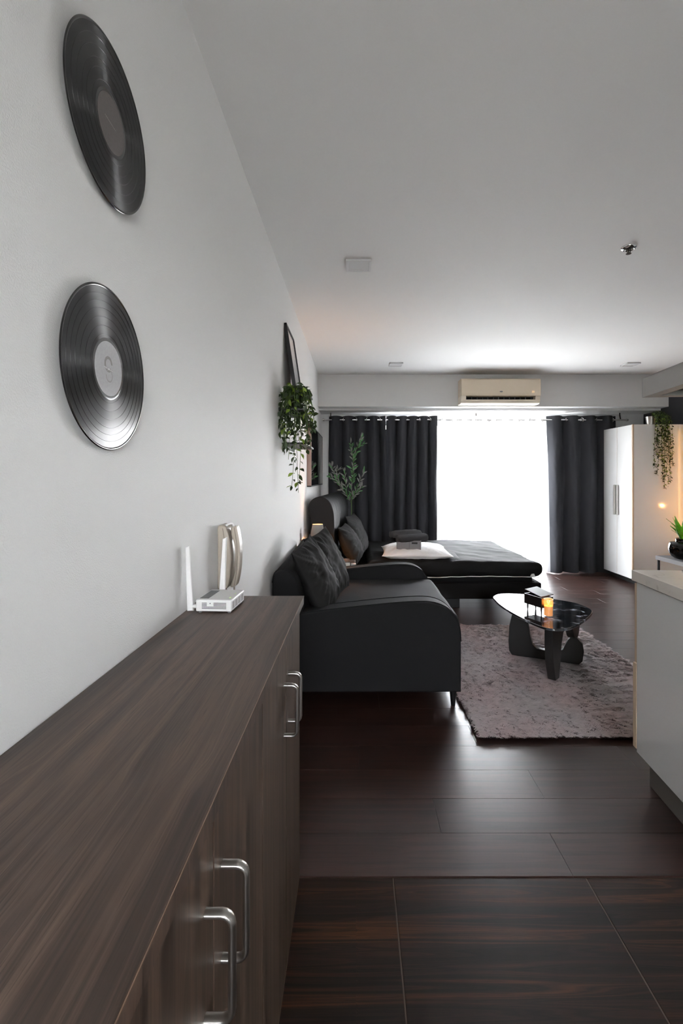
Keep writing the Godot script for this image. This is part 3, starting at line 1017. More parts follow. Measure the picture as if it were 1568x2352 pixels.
		for i in 40:
			var a := TAU * 2.6 * i / 39.0
			var r3 := 0.006 + 0.033 * i / 39.0
			sp.append(Vector3(-0.162, sin(a) * r3, cos(a) * r3))
		part(tw, "spiral_edge", tube(sp, 0.0042, 6), mats["towel"])

func bed_pillow(label: String, centre: Vector3, along: Vector3, up: Vector3, w: float, h: float, t: float, seed_: int) -> void:
	var x := along.normalized()
	var z := x.cross(up).normalized()
	var y := z.cross(x).normalized()
	var o := single("pillow", label, "pillow", pillow_mesh(w, h, t, seed_, 0.012, 0.15), mats["pillow fabric"], centre, Vector3.ZERO, "pillows against the headboard")
	o.transform = Transform3D(Basis(x, y, z), centre)

# ------------------------------------------------------------------ nightstand and what stands on it
func build_nightstand() -> void:
	var n := thing("nightstand", "small black nightstand half hidden between sofa and bed", "nightstand", P(-0.24, 0, 4.28))
	part(n, "top", rspan(Vector3(-0.215, 0.475, -0.22), Vector3(0.235, 0.50, 0.24), 0.003, 1), mats["nightstand"])
	part(n, "body", rspan(Vector3(-0.21, 0.08, -0.215), Vector3(0.22, 0.475, 0.235), 0.003, 1), mats["nightstand"])
	for q in [[-0.18, -0.18], [0.19, -0.18], [-0.18, 0.2], [0.19, 0.2]]:
		part(n, "leg", rspan(Vector3(q[0] - 0.015, 0, q[1] - 0.015), Vector3(q[0] + 0.015, 0.08, q[1] + 0.015), 0.003, 1), mats["black metal"])
	var l := thing("table_lamp", "small table lamp with a grey cone shade glowing behind the sofa cushions", "lamp", P(-0.335, 0.50, 4.30))
	part(l, "base", lathe([Vector2(0, 0), Vector2(0.05, 0), Vector2(0.05, 0.012), Vector2(0.046, 0.016), Vector2(0.008, 0.02), Vector2(0, 0.02)], 24), mats["black metal"])
	part(l, "stem", tube([Vector3(0, 0.016, 0), Vector3(0, 0.222, 0)], 0.007, 10), mats["black metal"])
	part(l, "shade", lathe([Vector2(0.066, 0.225), Vector2(0.0675, 0.226), Vector2(0.0455, 0.345), Vector2(0.044, 0.345), Vector2(0.066, 0.225)], 32), mats["lamp shade"])
	part(l, "bulb", lathe([Vector2(0, 0.218), Vector2(0.014, 0.223), Vector2(0.024, 0.25), Vector2(0.022, 0.272), Vector2(0.012, 0.285), Vector2(0, 0.288)], 16), mats["lamp bulb"])
	var lt := OmniLight3D.new()
	lt.name = "lamp_glow"
	lt.light_color = Color(1.0, 0.66, 0.34)
	lt.light_energy = 0.28
	lt.light_size = 0.03
	lt.omni_range = 12.0
	lt.omni_attenuation = 2.0
	lt.shadow_enabled = true
	l.add_child(lt)
	lt.position = Vector3(0, 0.25, 0)
	var sp := thing("speaker", "small black box speaker beside the glowing lamp", "speaker", P(-0.425, 0.50, 4.18))
	part(sp, "case", rspan(Vector3(-0.035, 0, -0.04), Vector3(0.035, 0.225, 0.04), 0.005, 2), mats["nightstand"])
	part(sp, "grille", rspan(Vector3(-0.028, 0.02, 0.039), Vector3(0.028, 0.205, 0.042), 0.002, 1), mats["black metal"])
	var bk := thing("book", "thick book lying on the nightstand behind the sofa arm", "book", P(-0.115, 0.50, 4.17), deg_to_rad(4))
	part(bk, "pages", rspan(Vector3(-0.062, 0.004, -0.085), Vector3(0.060, 0.046, 0.085), 0.001, 1), mats["paper"])
	part(bk, "cover", rspan(Vector3(-0.066, 0.046, -0.09), Vector3(0.064, 0.050, 0.09), 0.001, 1), mats["book cover"])
	part(bk, "cover", rspan(Vector3(-0.066, 0.0, -0.09), Vector3(0.064, 0.004, 0.09), 0.001, 1), mats["book cover"])
	part(bk, "spine", rspan(Vector3(0.0605, 0.0, -0.09), Vector3(0.064, 0.05, 0.09), 0.001, 1), mats["book cover"])
	single("coaster_box", "small white box on the nightstand beside the book", "box", rspan(Vector3(-0.021, 0, -0.03), Vector3(0.021, 0.028, 0.03), 0.003, 2), mats["white plastic"], P(-0.022, 0.50, 4.14))

# ------------------------------------------------------------------ wardrobe
func build_wardrobe() -> void:
	var w := thing("wardrobe", "tall white two-door wardrobe with long steel handles in the far corner", "wardrobe", P(3.55, 0, 6.08))
	var o := w.position
	part(w, "body", rspan(P(3.236, 0.075, 5.705) - o, P(WR - 0.005, 1.875, 6.362) - o, 0.002, 1), mats["lacquer side"])
	part(w, "plinth", rspan(P(3.285, 0, 5.74) - o, P(WR - 0.005, 0.075, 6.345) - o, 0.002, 1), mats["black metal"])
	part(w, "edge_strip", rspan(P(3.217, 0.072, 5.706) - o, P(3.236, 1.876, 5.716) - o, 0.001, 1), mats["beige edging"])
	for k in 2:
		var a: float = [5.718, 6.041][k]
		var b: float = [6.038, 6.360][k]
		var d := part(w, "door", rspan(Vector3(-0.010, 0.072, 0.0), Vector3(0.010, 1.873, b - a), 0.002, 1), mats["lacquer white"], P(3.225, 0, b) - o)
		part(d, "edge", rspan(Vector3(-0.0095, 0.07, (b - a) - 0.002), Vector3(0.0095, 1.874, (b - a) + 0.0005), 0.0005, 1), mats["beige edging"])
		var hz: float = 0.032 if k == 0 else (b - a) - 0.032
		var hd := part(d, "handle", rspan(Vector3(-0.038, 0.80, hz - 0.009), Vector3(-0.016, 1.165, hz + 0.009), 0.002, 2), mats["brushed steel"])
		for y in [0.84, 1.125]:
			part(hd, "standoff", tube([Vector3(-0.020, y, hz), Vector3(-0.009, y, hz)], 0.005, 8), mats["brushed steel"])
	# trailing plant on top
	var t := thing("trailing_plant", "trailing ivy hanging from a metal pot on top of the white wardrobe", "plant", P(3.52, 1.875, 5.80))
	part(t, "pot", lathe([Vector2(0, 0), Vector2(0.045, 0), Vector2(0.06, 0.085), Vector2(0.063, 0.10), Vector2(0.058, 0.10), Vector2(0.055, 0.085), Vector2(0, 0.08)], 24), mats["brushed steel"], Vector3(-0.03, 0, 0))
	rng.seed = 301
	var leaf := leaf_mesh(0.028, 0.017, 0.2, 0.35)
	var stems := begin()
	var all := {}
	for c in ["ivy leaf dark", "ivy leaf light"]:
		all[c] = begin()
	var ends := [[-0.09, -0.50], [-0.07, -0.35], [-0.04, -0.58], [0.0, -0.66], [0.02, -0.74], [0.04, -0.55], [0.06, -0.62], [0.085, -0.70], [0.10, -0.66], [0.12, -0.48], [0.07, -0.40], [-0.01, -0.42], [0.03, -0.30], [-0.05, -0.22], [0.06, -0.2], [0.1, -0.25], [0.0, -0.15], [0.04, -0.12]]
	for e in ends:
		var out := 0.135 + rng.randf() * 0.03
		var path := smooth_path([Vector3(rng.randf_range(-0.04, 0.03), 0.09, 0.0), Vector3(e[0] * 0.5, 0.125 + rng.randf() * 0.02, 0.06), Vector3(e[0] * 0.8, 0.06, out), Vector3(e[0] * 0.95, e[1] * 0.4, out + 0.012), Vector3(e[0] + rng.randf_range(-0.015, 0.015), e[1] * 0.75, out + 0.004), Vector3(e[0] + rng.randf_range(-0.02, 0.02), e[1], out)], 6)
		add_tube(stems, path, 0.0016, 5)
		var step := 2
		for k in range(4, path.size()):
			for q in (3 if k < 14 else 2):
				var dirv := Vector3(rng.randf_range(-1, 1), rng.randf_range(-0.9, 0.25), rng.randf_range(-0.35, 0.9)).normalized()
				var xf := leaf_frame(path[k] + Vector3(0, rng.randf_range(-0.012, 0.012), 0), dirv, rng.randf_range(0.6, 1.1))
				all["ivy leaf light" if rng.randf() < 0.22 else "ivy leaf dark"].append_from(leaf, 0, xf)
	part(t, "stems", stems.commit(), mats["stem green"]).set_meta("kind", "stuff")
	for c in all:
		part(t, "foliage", all[c].commit(), mats[c]).set_meta("kind", "stuff")
	# warm light bar out of view, placed to light the wardrobe side
	var led := thing("unseen_led_light", "unseen warm LED light bar placed to light the wardrobe side", "light", P(3.866, 1.2, 5.56))
	part(led, "light_bar", rspan(Vector3(-0.008, -0.62, -0.012), Vector3(0.008, 0.62, 0.012), 0.003, 2), mats["led strip"])
	part(led, "channel", rspan(Vector3(0.006, -0.63, -0.015), Vector3(0.011, 0.63, 0.015), 0.001, 1), mats["black metal"])
	var lt := AreaLight3D.new()
	lt.name = "unseen_led_glow"
	lt.light_color = Color(1.0, 0.74, 0.34)
	lt.light_energy = 0.055
	lt.area_size = Vector2(0.016, 1.24)
	lt.area_range = 12.0
	lt.area_attenuation = 2.0
	lt.shadow_enabled = true
	led.add_child(lt)
	lt.position = Vector3(-0.010, 0, 0)
	lt.rotation.y = PI / 2
	var bl := thing("unseen_wall_lamp", "small warm bulb out of view, mirrored in the wardrobe side", "lamp", P(3.85, 0.905, 5.24))  # bulb out of view, placed so the wardrobe side mirrors it
	part(bl, "bulb", lathe([Vector2(0, -0.010), Vector2(0.007, -0.007), Vector2(0.010, 0), Vector2(0.007, 0.007), Vector2(0, 0.010)], 14), mats["lamp bulb"])
	part(bl, "socket", tube([Vector3(0.012, 0, 0), Vector3(0.027, 0, 0)], 0.012, 12), mats["black metal"])
	var l2 := OmniLight3D.new()
	l2.name = "unseen_bulb_glow"
	l2.light_color = Color(1.0, 0.72, 0.40)
	l2.light_energy = 0.06
	l2.light_size = 0.015
	l2.omni_range = 12.0
	l2.omni_attenuation = 2.0
	l2.shadow_enabled = true
	bl.add_child(l2)

func leaf_frame(at: Vector3, along: Vector3, size: float) -> Transform3D:
	var y := along.normalized()
	var z := Vector3(rng.randf_range(-0.6, 0.6), 0.8 + rng.randf_range(-0.3, 0.3), rng.randf_range(-0.2, 0.9))
	var x := y.cross(z)
	if x.length() < 0.05:
		x = y.cross(Vector3.RIGHT)
	x = x.normalized()
	z = x.cross(y).normalized()
	return Transform3D(Basis(x, y, z).scaled_local(Vector3(size, size, size)), at)

# ------------------------------------------------------------------ kitchen counter and hood
func build_kitchen() -> void:
	var turn := deg_to_rad(-3.8)
	var k := thing("kitchen_counter", "pale grey glossy kitchen counter with a stone top at the right edge", "counter", P(1.150, 0, 2.009), turn)
	part(k, "countertop", rspan(Vector3(-0.010, 0.827, -0.022), Vector3(0.66, 0.870, 1.9), 0.002, 2), mats["counter stone"])
	part(k, "side_panel", rspan(Vector3(0, 0.128, 0), Vector3(0.018, 0.823, 1.88), 0.0015, 1), mats["counter panel"])
	part(k, "body", rspan(Vector3(0.019, 0.128, 0.004), Vector3(0.64, 0.825, 1.88), 0.001, 1), mats["counter panel"])
	part(k, "plinth", rspan(Vector3(0.045, 0, 0.013), Vector3(0.60, 0.128, 1.88), 0.001, 1), mats["plinth grey"])
	part(k, "drawer_front", rspan(Vector3(0.001, 0.492, -0.019), Vector3(0.64, 0.818, -0.001), 0.0015, 1), mats["beige edging"])
	part(k, "drawer_front", rspan(Vector3(-0.002, 0.140, -0.027), Vector3(0.64, 0.488, -0.001), 0.0015, 1), mats["beige edging"])
	var kn := thing("chrome_knob", "small chrome shaker on the counter at the right edge of the picture", "knob", P(1.327, 0.870, 1.975))  # tiny chrome piece at the counter edge, taken as a knob
	part(kn, "body", lathe([Vector2(0, 0), Vector2(0.013, 0), Vector2(0.013, 0.006), Vector2(0.008, 0.010), Vector2(0, 0.011)], 18), mats["chrome"])
	part(kn, "cap", lathe([Vector2(0, 0.010), Vector2(0.005, 0.010), Vector2(0.006, 0.014), Vector2(0, 0.017)], 14), mats["chrome"])
	# extractor hood above
	var h := thing("range_hood", "flat stainless steel range hood hanging above the counter", "range hood", P(1.138, 1.570, 1.95), deg_to_rad(-5.0))
	var st := begin()
	add_rbox(st, Vector3(0.006, 0.076, 1.0), 0.001, 1, Vector3(0.003, 0.038, 0.5))
	add_rbox(st, Vector3(0.60, 0.076, 0.006), 0.001, 1, Vector3(0.30, 0.038, 0.003))
	add_rbox(st, Vector3(0.60, 0.006, 1.0), 0.001, 1, Vector3(0.30, 0.073, 0.5))
	part(h, "canopy", st.commit(), mats["hood steel"])
	part(h, "lip", rspan(Vector3(0.004, 0.0, 0.004), Vector3(0.045, 0.006, 1.0), 0.001, 1), mats["hood steel"])
	part(h, "lip", rspan(Vector3(0.045, 0.0, 0.004), Vector3(0.6, 0.006, 0.045), 0.001, 1), mats["hood steel"])
	part(h, "filter_frame", rspan(Vector3(0.047, 0.004, 0.05), Vector3(0.06, 0.016, 0.95), 0.001, 1), mats["brushed steel"])
	part(h, "filter", rspan(Vector3(0.06, 0.018, 0.05), Vector3(0.58, 0.026, 0.95), 0.001, 1), mats["dark slot"])
	part(h, "chimney", rspan(Vector3(0.36, 0.07, 0.25), Vector3(0.60, TOP - 1.57, 0.6), 0.002, 1), mats["hood steel"])

# ------------------------------------------------------------------ rug
func build_rug() -> void:
	var x0 := 0.585
	var x1 := 1.82
	var d0 := 2.345
	var d1 := 4.11
	var r := thing("rug", "fluffy mauve-grey faux fur rug under the coffee table", "rug", P((x0 + x1) / 2, 0, (d0 + d1) / 2))
	part(r, "backing", rspan(Vector3(-(x1 - x0) / 2 + 0.012, 0, -(d1 - d0) / 2 + 0.012), Vector3((x1 - x0) / 2 - 0.012, 0.012, (d1 - d0) / 2 - 0.012), 0.005, 2), mats["rug backing"])
	# pile: tufts that lean with a slow swirl, in three blade shapes
	var flow := FastNoiseLite.new()
	flow.seed = 5
	flow.frequency = 2.4
	flow.fractal_octaves = 3
	var lump := FastNoiseLite.new()
	lump.seed = 6
	lump.frequency = 16.0
	lump.fractal_octaves = 2
	var hue := FastNoiseLite.new()
	hue.seed = 7
	hue.frequency = 1.6
	var st := begin()
	rng.seed = 900
	for b in 7:
		var a := TAU * b / 7.0 + rng.randf() * 0.6
		var side := Vector3(cos(a), 0, sin(a))
		var off := Vector3(rng.randf_range(-0.004, 0.004), 0, rng.randf_range(-0.004, 0.004))
		var lean := Vector3(0, 0, 1) * 0.025 + Vector3(rng.randf_range(-0.009, 0.009), 0, rng.randf_range(-0.007, 0.007))
		var w := 0.0026
		var p0 := off
		var p1 := off + Vector3(0, 0.013, 0) + lean * 0.35
		var p2 := off + Vector3(0, 0.017 + rng.randf() * 0.003, 0) + lean
		var n := Vector3(0, 0.995, 0.1)
		tri(st, p0 - side * w, p0 + side * w, p1 + side * w, n, n, n)
		tri(st, p0 - side * w, p1 + side * w, p1 - side * w, n, n, n)
		tri(st, p1 - side * w, p1 + side * w, p2, n, n, n)
	var mm := MultiMesh.new()
	mm.transform_format = MultiMesh.TRANSFORM_3D
	mm.use_colors = true
	mm.mesh = st.commit()
	var nx := 190
	var nd := 270
	mm.instance_count = nx * nd
	for i in nx:
		for j in nd:
			var x := -(x1 - x0) / 2 + (x1 - x0) * (i + rng.randf()) / nx
			var z := -(d1 - d0) / 2 + (d1 - d0) * (j + rng.randf()) / nd
			var ang := 0.3 + 1.0 * flow.get_noise_2d(x, z) + rng.randf_range(-0.5, 0.5) + 1.5 * lump.get_noise_2d(x, z)
			var hgt := 0.90 + 0.30 * lump.get_noise_2d(x + 5.0, z) + rng.randf_range(-0.10, 0.10)
			hgt = maxf(hgt, 0.5)
			var bas := Basis(Vector3.UP, ang).scaled_local(Vector3(1.15, hgt * 1.15, 1.15 + 0.3 * rng.randf()))
			mm.set_instance_transform(i * nd + j, Transform3D(bas, Vector3(x, 0.006, z)))
			var v := 0.95 + 0.10 * lump.get_noise_2d(x - 9.0, z) + rng.randf_range(-0.10, 0.10)
			var g := clampf(0.5 + 1.2 * hue.get_noise_2d(x, z), 0.0, 1.0)
			var c := Color(0.78, 0.69, 0.69).lerp(Color(0.74, 0.72, 0.725), g)
			mm.set_instance_color(i * nd + j, Color(c.r * v, c.g * v, c.b * v))
	var mi := MultiMeshInstance3D.new()
	mi.name = "pile"
	mi.multimesh = mm
	mi.material_override = mats["rug pile"]
	mi.set_meta("kind", "stuff")
	r.add_child(mi)

# ------------------------------------------------------------------ coffee table and what stands on it
func build_coffee_table() -> void:
	var t := thing("coffee_table", "black coffee table with a rounded triangular marbled glass top on the rug", "table", P(1.25, 0.03, 3.25))
	var o := t.position
	var plan := [[1.021, 3.646], [1.085, 3.725], [1.172, 3.741], [1.263, 3.718], [1.361, 3.657], [1.444, 3.569], [1.545, 3.466], [1.578, 3.34], [1.563, 3.24], [1.48, 3.114], [1.338, 2.952], [1.239, 2.874], [1.15, 2.863], [1.091, 2.93], [1.032, 3.146], [1.003, 3.359], [1.004, 3.538]]
	var pts := []
	for q in plan:
		pts.append(Vector2(q[0] - 1.25, q[1] - 3.25))
	var top := part(t, "glass_top", extrude(smooth_outline(pts, 4), 0.016, 0.005), mats["marbled glass"], Vector3(0, 0.362 - 0.03, 0))
	top.rotation.x = -PI / 2
	# lower leg piece: one wide foot, a floor bar and a rounded bulb
	var l1 := [[0.012, 0.354], [0.005, 0.315], [-0.014, 0.227], [-0.019, 0.121], [-0.014, 0.057], [0.003, 0.031], [0.05, 0.030], [0.22, 0.030], [0.425, 0.030], [0.446, 0.053], [0.454, 0.115], [0.446, 0.166], [0.415, 0.203], [0.376, 0.203], [0.359, 0.183], [0.341, 0.147], [0.328, 0.115], [0.301, 0.097], [0.211, 0.094], [0.165, 0.097], [0.137, 0.123], [0.123, 0.175], [0.112, 0.243], [0.106, 0.30], [0.104, 0.354]]
	leg_piece(t, "lower_leg", l1, Vector2(1.08, 3.4), Vector2(1.48, 3.217), o, 0.042)
	# upper leg piece: front foot, a bar under the glass and a wedge down to the pivot
	var l2 := [[-0.060, 0.354], [-0.062, 0.25], [-0.050, 0.15], [-0.012, 0.032], [0.045, 0.032], [0.068, 0.13], [0.085, 0.23], [0.115, 0.292], [0.17, 0.312], [0.24, 0.305], [0.275, 0.27], [0.300, 0.222], [0.322, 0.204], [0.372, 0.204], [0.392, 0.225], [0.415, 0.30], [0.42, 0.354]]
	leg_piece(t, "upper_leg", l2, Vector2(1.19, 2.97), Vector2(1.45, 3.25), o, 0.05)
	# lidded tray on little feet
	var b := thing("lidded_box", "small black box with its lid ajar on the coffee table", "box", P(1.203, 0.37, 3.232), -atan2(0.135, 0.062))
	var bl := 0.076
	var bw := 0.048
	part(b, "bottom", rspan(Vector3(-bl, 0.045, -bw), Vector3(bl, 0.050, bw), 0.001, 1), mats["black lacquered wood"])
	for sg in [-1.0, 1.0]:
		part(b, "long_side", rspan(Vector3(-bl, 0.045, sg * bw - 0.003), Vector3(bl, 0.110, sg * bw + 0.003), 0.001, 1), mats["black lacquered wood"])
		part(b, "short_side", rspan(Vector3(sg * bl - 0.003, 0.045, -bw), Vector3(sg * bl + 0.003, 0.110, bw), 0.001, 1), mats["black lacquered wood"])
	for q in [[-0.06, -0.035], [0.06, -0.035], [-0.06, 0.035], [0.06, 0.035]]:
		part(b, "foot", lathe([Vector2(0, 0), Vector2(0.004, 0), Vector2(0.007, 0.046), Vector2(0, 0.046)], 10), mats["black lacquered wood"], Vector3(q[0], 0, q[1]))
	var lid := part(b, "lid", rbox(Vector3(0.165, 0.006, 0.098), 0.002, 1), mats["black lacquered wood"], Vector3(-0.004, 0.128, -0.008))
	lid.rotation = Vector3(0.12, -0.12, -0.10)
	# candle in a glass
	var c := thing("glass_candle", "lit orange candle in a clear glass cylinder on the coffee table", "candle", P(1.224, 0.37, 3.118))
	part(c, "glass", lathe([Vector2(0, 0), Vector2(0.029, 0), Vector2(0.029, 0.109), Vector2(0.0272, 0.109), Vector2(0.0272, 0.006), Vector2(0, 0.006)], 32), mats["clear glass"])
	part(c, "rim", lathe([Vector2(0.0268, 0.1085), Vector2(0.0294, 0.1085), Vector2(0.0294, 0.1105), Vector2(0.0268, 0.1105), Vector2(0.0268, 0.1085)], 32), mats["white plastic"])
	part(c, "wax", lathe([Vector2(0, 0.008), Vector2(0.0255, 0.008), Vector2(0.0258, 0.068), Vector2(0.022, 0.066), Vector2(0, 0.063)], 28), mats["glowing candle wax"])
	part(c, "wick", tube([Vector3(0, 0.062, 0), Vector3(0.001, 0.074, 0)], 0.001, 6), mats["dark slot"])
	part(c, "flame", lathe([Vector2(0, 0.070), Vector2(0.004, 0.075), Vector2(0.0052, 0.081), Vector2(0.003, 0.090), Vector2(0, 0.098)], 14), mats["candle flame"])
	var lt := OmniLight3D.new()
	lt.name = "candle_glow"
	lt.light_color = Color(1.0, 0.60, 0.25)
	lt.light_energy = 0.012
	lt.light_size = 0.01
	lt.omni_range = 8.0
	lt.omni_attenuation = 2.0
	lt.shadow_enabled = true
	c.add_child(lt)
	lt.position = Vector3(0, 0.082, 0)

func leg_piece(t: Node3D, called: String, outline: Array, a: Vector2, b: Vector2, o: Vector3, thick: float) -> void:
	var pts := []
	for q in outline:
		pts.append(Vector2(q[0], q[1]))
	var u := (b - a).normalized()
	var m := part(t, called, extrude(pts, thick, 0.004), mats["black lacquered wood"])
	m.transform = Transform3D(Basis(Vector3(u.x, 0, -u.y), Vector3.UP, Vector3(u.y, 0, u.x)), P(a.x, 0, a.y) - o)

# ------------------------------------------------------------------ shelves, picture, hanging plant
func build_shelves() -> void:
	var labels := ["topmost black floating shelf carrying the framed picture", "middle black floating shelf behind the hanging ivy", "lowest black floating shelf below the hanging ivy"]
	var spec := [[1.836, 3.186, 3.62], [1.674, 2.967, 3.36], [1.476, 3.10, 3.69]]
	for k in 3:
		var q: Array = spec[k]
		var s := thing("wall_shelf", labels[k], "shelf", P(WL, q[0], (q[1] + q[2]) / 2), 0.0, "black shelves on the left wall")
		var half: float = (q[2] - q[1]) / 2
		part(s, "board", rspan(Vector3(0, -0.012, -half), Vector3(0.150, 0, half), 0.001, 1), mats["black metal"])
		part(s, "wall_rail", rspan(Vector3(0.0, -0.03, -half + 0.03), Vector3(0.012, -0.012, half - 0.03), 0.001, 1), mats["black metal"])
	# leaning picture frame
	var f := thing("picture_frame", "black framed picture leaning on the wall above the topmost shelf", "picture", P(-0.398, 1.837, 3.39))
	f.rotation = Vector3(0, 0, 0.148)
	var hw := 0.196
	var hh := 0.43
	part(f, "back_board", rspan(Vector3(-0.012, 0.006, -hw + 0.004), Vector3(-0.004, hh - 0.006, hw - 0.004), 0.001, 1), mats["picture brown"])
	part(f, "mount", rspan(Vector3(-0.004, 0.01, -hw + 0.008), Vector3(0.001, hh - 0.01, hw - 0.008), 0.0005, 1), mats["picture white"])
	for sg in [-1.0, 1.0]:
		part(f, "frame_side", rspan(Vector3(-0.014, 0, sg * (hw - 0.007) - 0.007), Vector3(0.010, hh, sg * (hw - 0.007) + 0.007), 0.001, 1), mats["black metal"])
	part(f, "frame_side", rspan(Vector3(-0.014, 0, -hw), Vector3(0.010, 0.014, hw), 0.001, 1), mats["black metal"])
	part(f, "frame_side", rspan(Vector3(-0.014, hh - 0.014, -hw), Vector3(0.010, hh, hw), 0.001, 1), mats["black metal"])
	part(f, "glass", rspan(Vector3(0.003, 0.012, -hw + 0.012), Vector3(0.005, hh - 0.012, hw - 0.012), 0.0005, 1), mats["clear glass"])
	# hanging ivy in a pot on the middle shelf
	var p := thing("hanging_ivy", "green ivy in a black pot trailing down in front of the wall shelves", "plant", P(-0.385, 1.674, 3.10))
	part(p, "pot", lathe([Vector2(0, 0), Vector2(0.042, 0), Vector2(0.055, 0.09), Vector2(0.056, 0.098), Vector2(0.051, 0.098), Vector2(0.049, 0.085), Vector2(0, 0.085)], 24), mats["black metal"])
	part(p, "soil", lathe([Vector2(0.049, 0.082), Vector2(0.03, 0.09), Vector2(0, 0.092)], 20), mats["soil"])
	rng.seed = 77
	var kinds := [leaf_mesh(0.046, 0.025, 0.2, 0.3), leaf_mesh(0.040, 0.021, 0.25, 0.5), leaf_mesh(0.036, 0.022, 0.15, 0.15)]
	# each strand: where it ends (x across, y, z towards the camera) and how far it stands out
	var strands := [[0.0, -0.50, 0.08], [0.03, -0.515, 0.07], [0.035, -0.47, 0.08], [0.05, 0.14, 0.05], [-0.02, 0.16, 0.08], [0.08, 0.12, 0.03], [0.02, 0.17, 0.04]]
	for k in 44:
		var ex := rng.randf_range(-0.085, 0.135)
		var ey := rng.randf_range(-0.31, -0.02)
		if ex > 0.10 or ex < -0.05:
			ey = rng.randf_range(-0.29, -0.08)
		strands.append([ex, ey, rng.randf_range(-0.05, 0.17)])
	var more := begin()
	var count := 0
	for e in strands:
		var tip := Vector3(e[0], e[1], e[2])
		var mid := Vector3(e[0] * 0.7, 0.115 + rng.randf() * 0.03, e[2] * 0.7)
		var pts := [Vector3(rng.randf_range(-0.03, 0.03), 0.09, rng.randf_range(-0.03, 0.03)), mid]
		if e[1] < 0:
			pts.append(Vector3(e[0] * 1.0 + rng.randf_range(-0.015, 0.015), e[1] * 0.45 + 0.03, e[2] + rng.randf_range(-0.01, 0.02)))
		pts.append(tip + Vector3(rng.randf_range(-0.015, 0.015), 0, 0))
		for q in pts.size():
			pts[q].x = maxf(pts[q].x, -0.070)
		var path := smooth_path(pts, 7)
		part(p, "stem", tube(path, 0.0014, 5), mats["stem green"])
		var n := 11 if e[1] > -0.4 else 26
		for q in n:
			var f2 := lerpf(0.22, 1.0, (q + rng.randf() * 0.6) / n)
			var at: Vector3 = path[mini(int(f2 * (path.size() - 1)), path.size() - 1)]
			var dirv := Vector3(rng.randf_range(-1, 1), rng.randf_range(-1.1, 0.35), rng.randf_range(-1, 1)).normalized()
			var kind: Mesh = kinds[rng.randi() % 3]
			var tone := "ivy leaf light" if rng.randf() < 0.36 else "ivy leaf dark"
			var xf := leaf_frame(at, dirv, rng.randf_range(0.7, 1.1))
			if count < 300:
				part(p, "leaf", kind, mats[tone]).transform = xf
			else:
				more.append_from(kind, 0, xf)
			count += 1
	part(p, "foliage", more.commit(), mats["ivy leaf dark"]).set_meta("kind", "stuff")

func build_mirror() -> void:
	var m := thing("wall_mirror", "long black glass mirror with a rose-brown frame on the wall above the headboard", "mirror", P(WL, 1.47, 5.485))
	part(m, "backing", rspan(Vector3(0.0, -0.295, -0.785), Vector3(0.036, 0.295, 0.785), 0.001, 1), mats["rose frame"])
	for sg in [-1.0, 1.0]:
		part(m, "frame_side", rspan(Vector3(0.0, -0.303, sg * 0.79 - 0.008), Vector3(0.042, 0.303, sg * 0.79 + 0.008), 0.0015, 1), mats["rose frame"])
		part(m, "frame_side", rspan(Vector3(0.0, sg * 0.298 - 0.006, -0.798), Vector3(0.042, sg * 0.298 + 0.006, 0.798), 0.0015, 1), mats["black metal"])
	part(m, "glass", rspan(Vector3(0.036, -0.292, -0.782), Vector3(0.040, 0.292, 0.782), 0.001, 1), mats["black glass"])

# ------------------------------------------------------------------ records on the wall
func label_texture(kind: int) -> ImageTexture:
	var n := 256
	var im := Image.create(n, n, false, Image.FORMAT_RGB8)
	var nz := FastNoiseLite.new()
	nz.seed = 33
	nz.frequency = 0.05
	for y in n:
		for x in n:
			var p := Vector2(x - 128.0, y - 128.0)
			var v := nz.get_noise_2d(x, y)
			var c: Color
			if kind == 0:
				c = Color(0.365, 0.345, 0.335) * (1.0 + 0.05 * v)
				# a line of small print across the middle
				var q := p.rotated(-0.09)
				if absf(q.y) < 1.6 and q.x > -62 and q.x < 40 and nz.get_noise_2d(q.x * 9.0, 5.0) > -0.25:
					c = Color(0.60, 0.59, 0.57)
			else:
				c = Color(0.66, 0.66, 0.665) * (1.0 + 0.04 * v)
				# two open rings, one above and one below, and a slanted bar of print between
				var q := p.rotated(-0.09)
				var a := (p - Vector2(-4, -22)).length()
				var b := (p - Vector2(4, 30)).length()
				if a > 24 and a < 38 and not (p.x > 16 and p.y > -24):
					c = Color(0.50, 0.49, 0.48)
				if b > 25 and b < 32 and not (p.x < -18 and p.y < 30):
					c = Color(0.57, 0.565, 0.56)
				if absf(q.y) < 5 and absf(q.x) < 48:
					c = Color(0.60, 0.595, 0.59)
					if absf(q.y) < 2.6 and nz.get_noise_2d(q.x * 9.0, 40.0) > -0.05:
						c = Color(0.80, 0.80, 0.80)
				if p.length() < 4:
					c = Color(0.92, 0.92, 0.92)
			im.set_pixel(x, y, c.clamp())
	return ImageTexture.create_from_image(im)

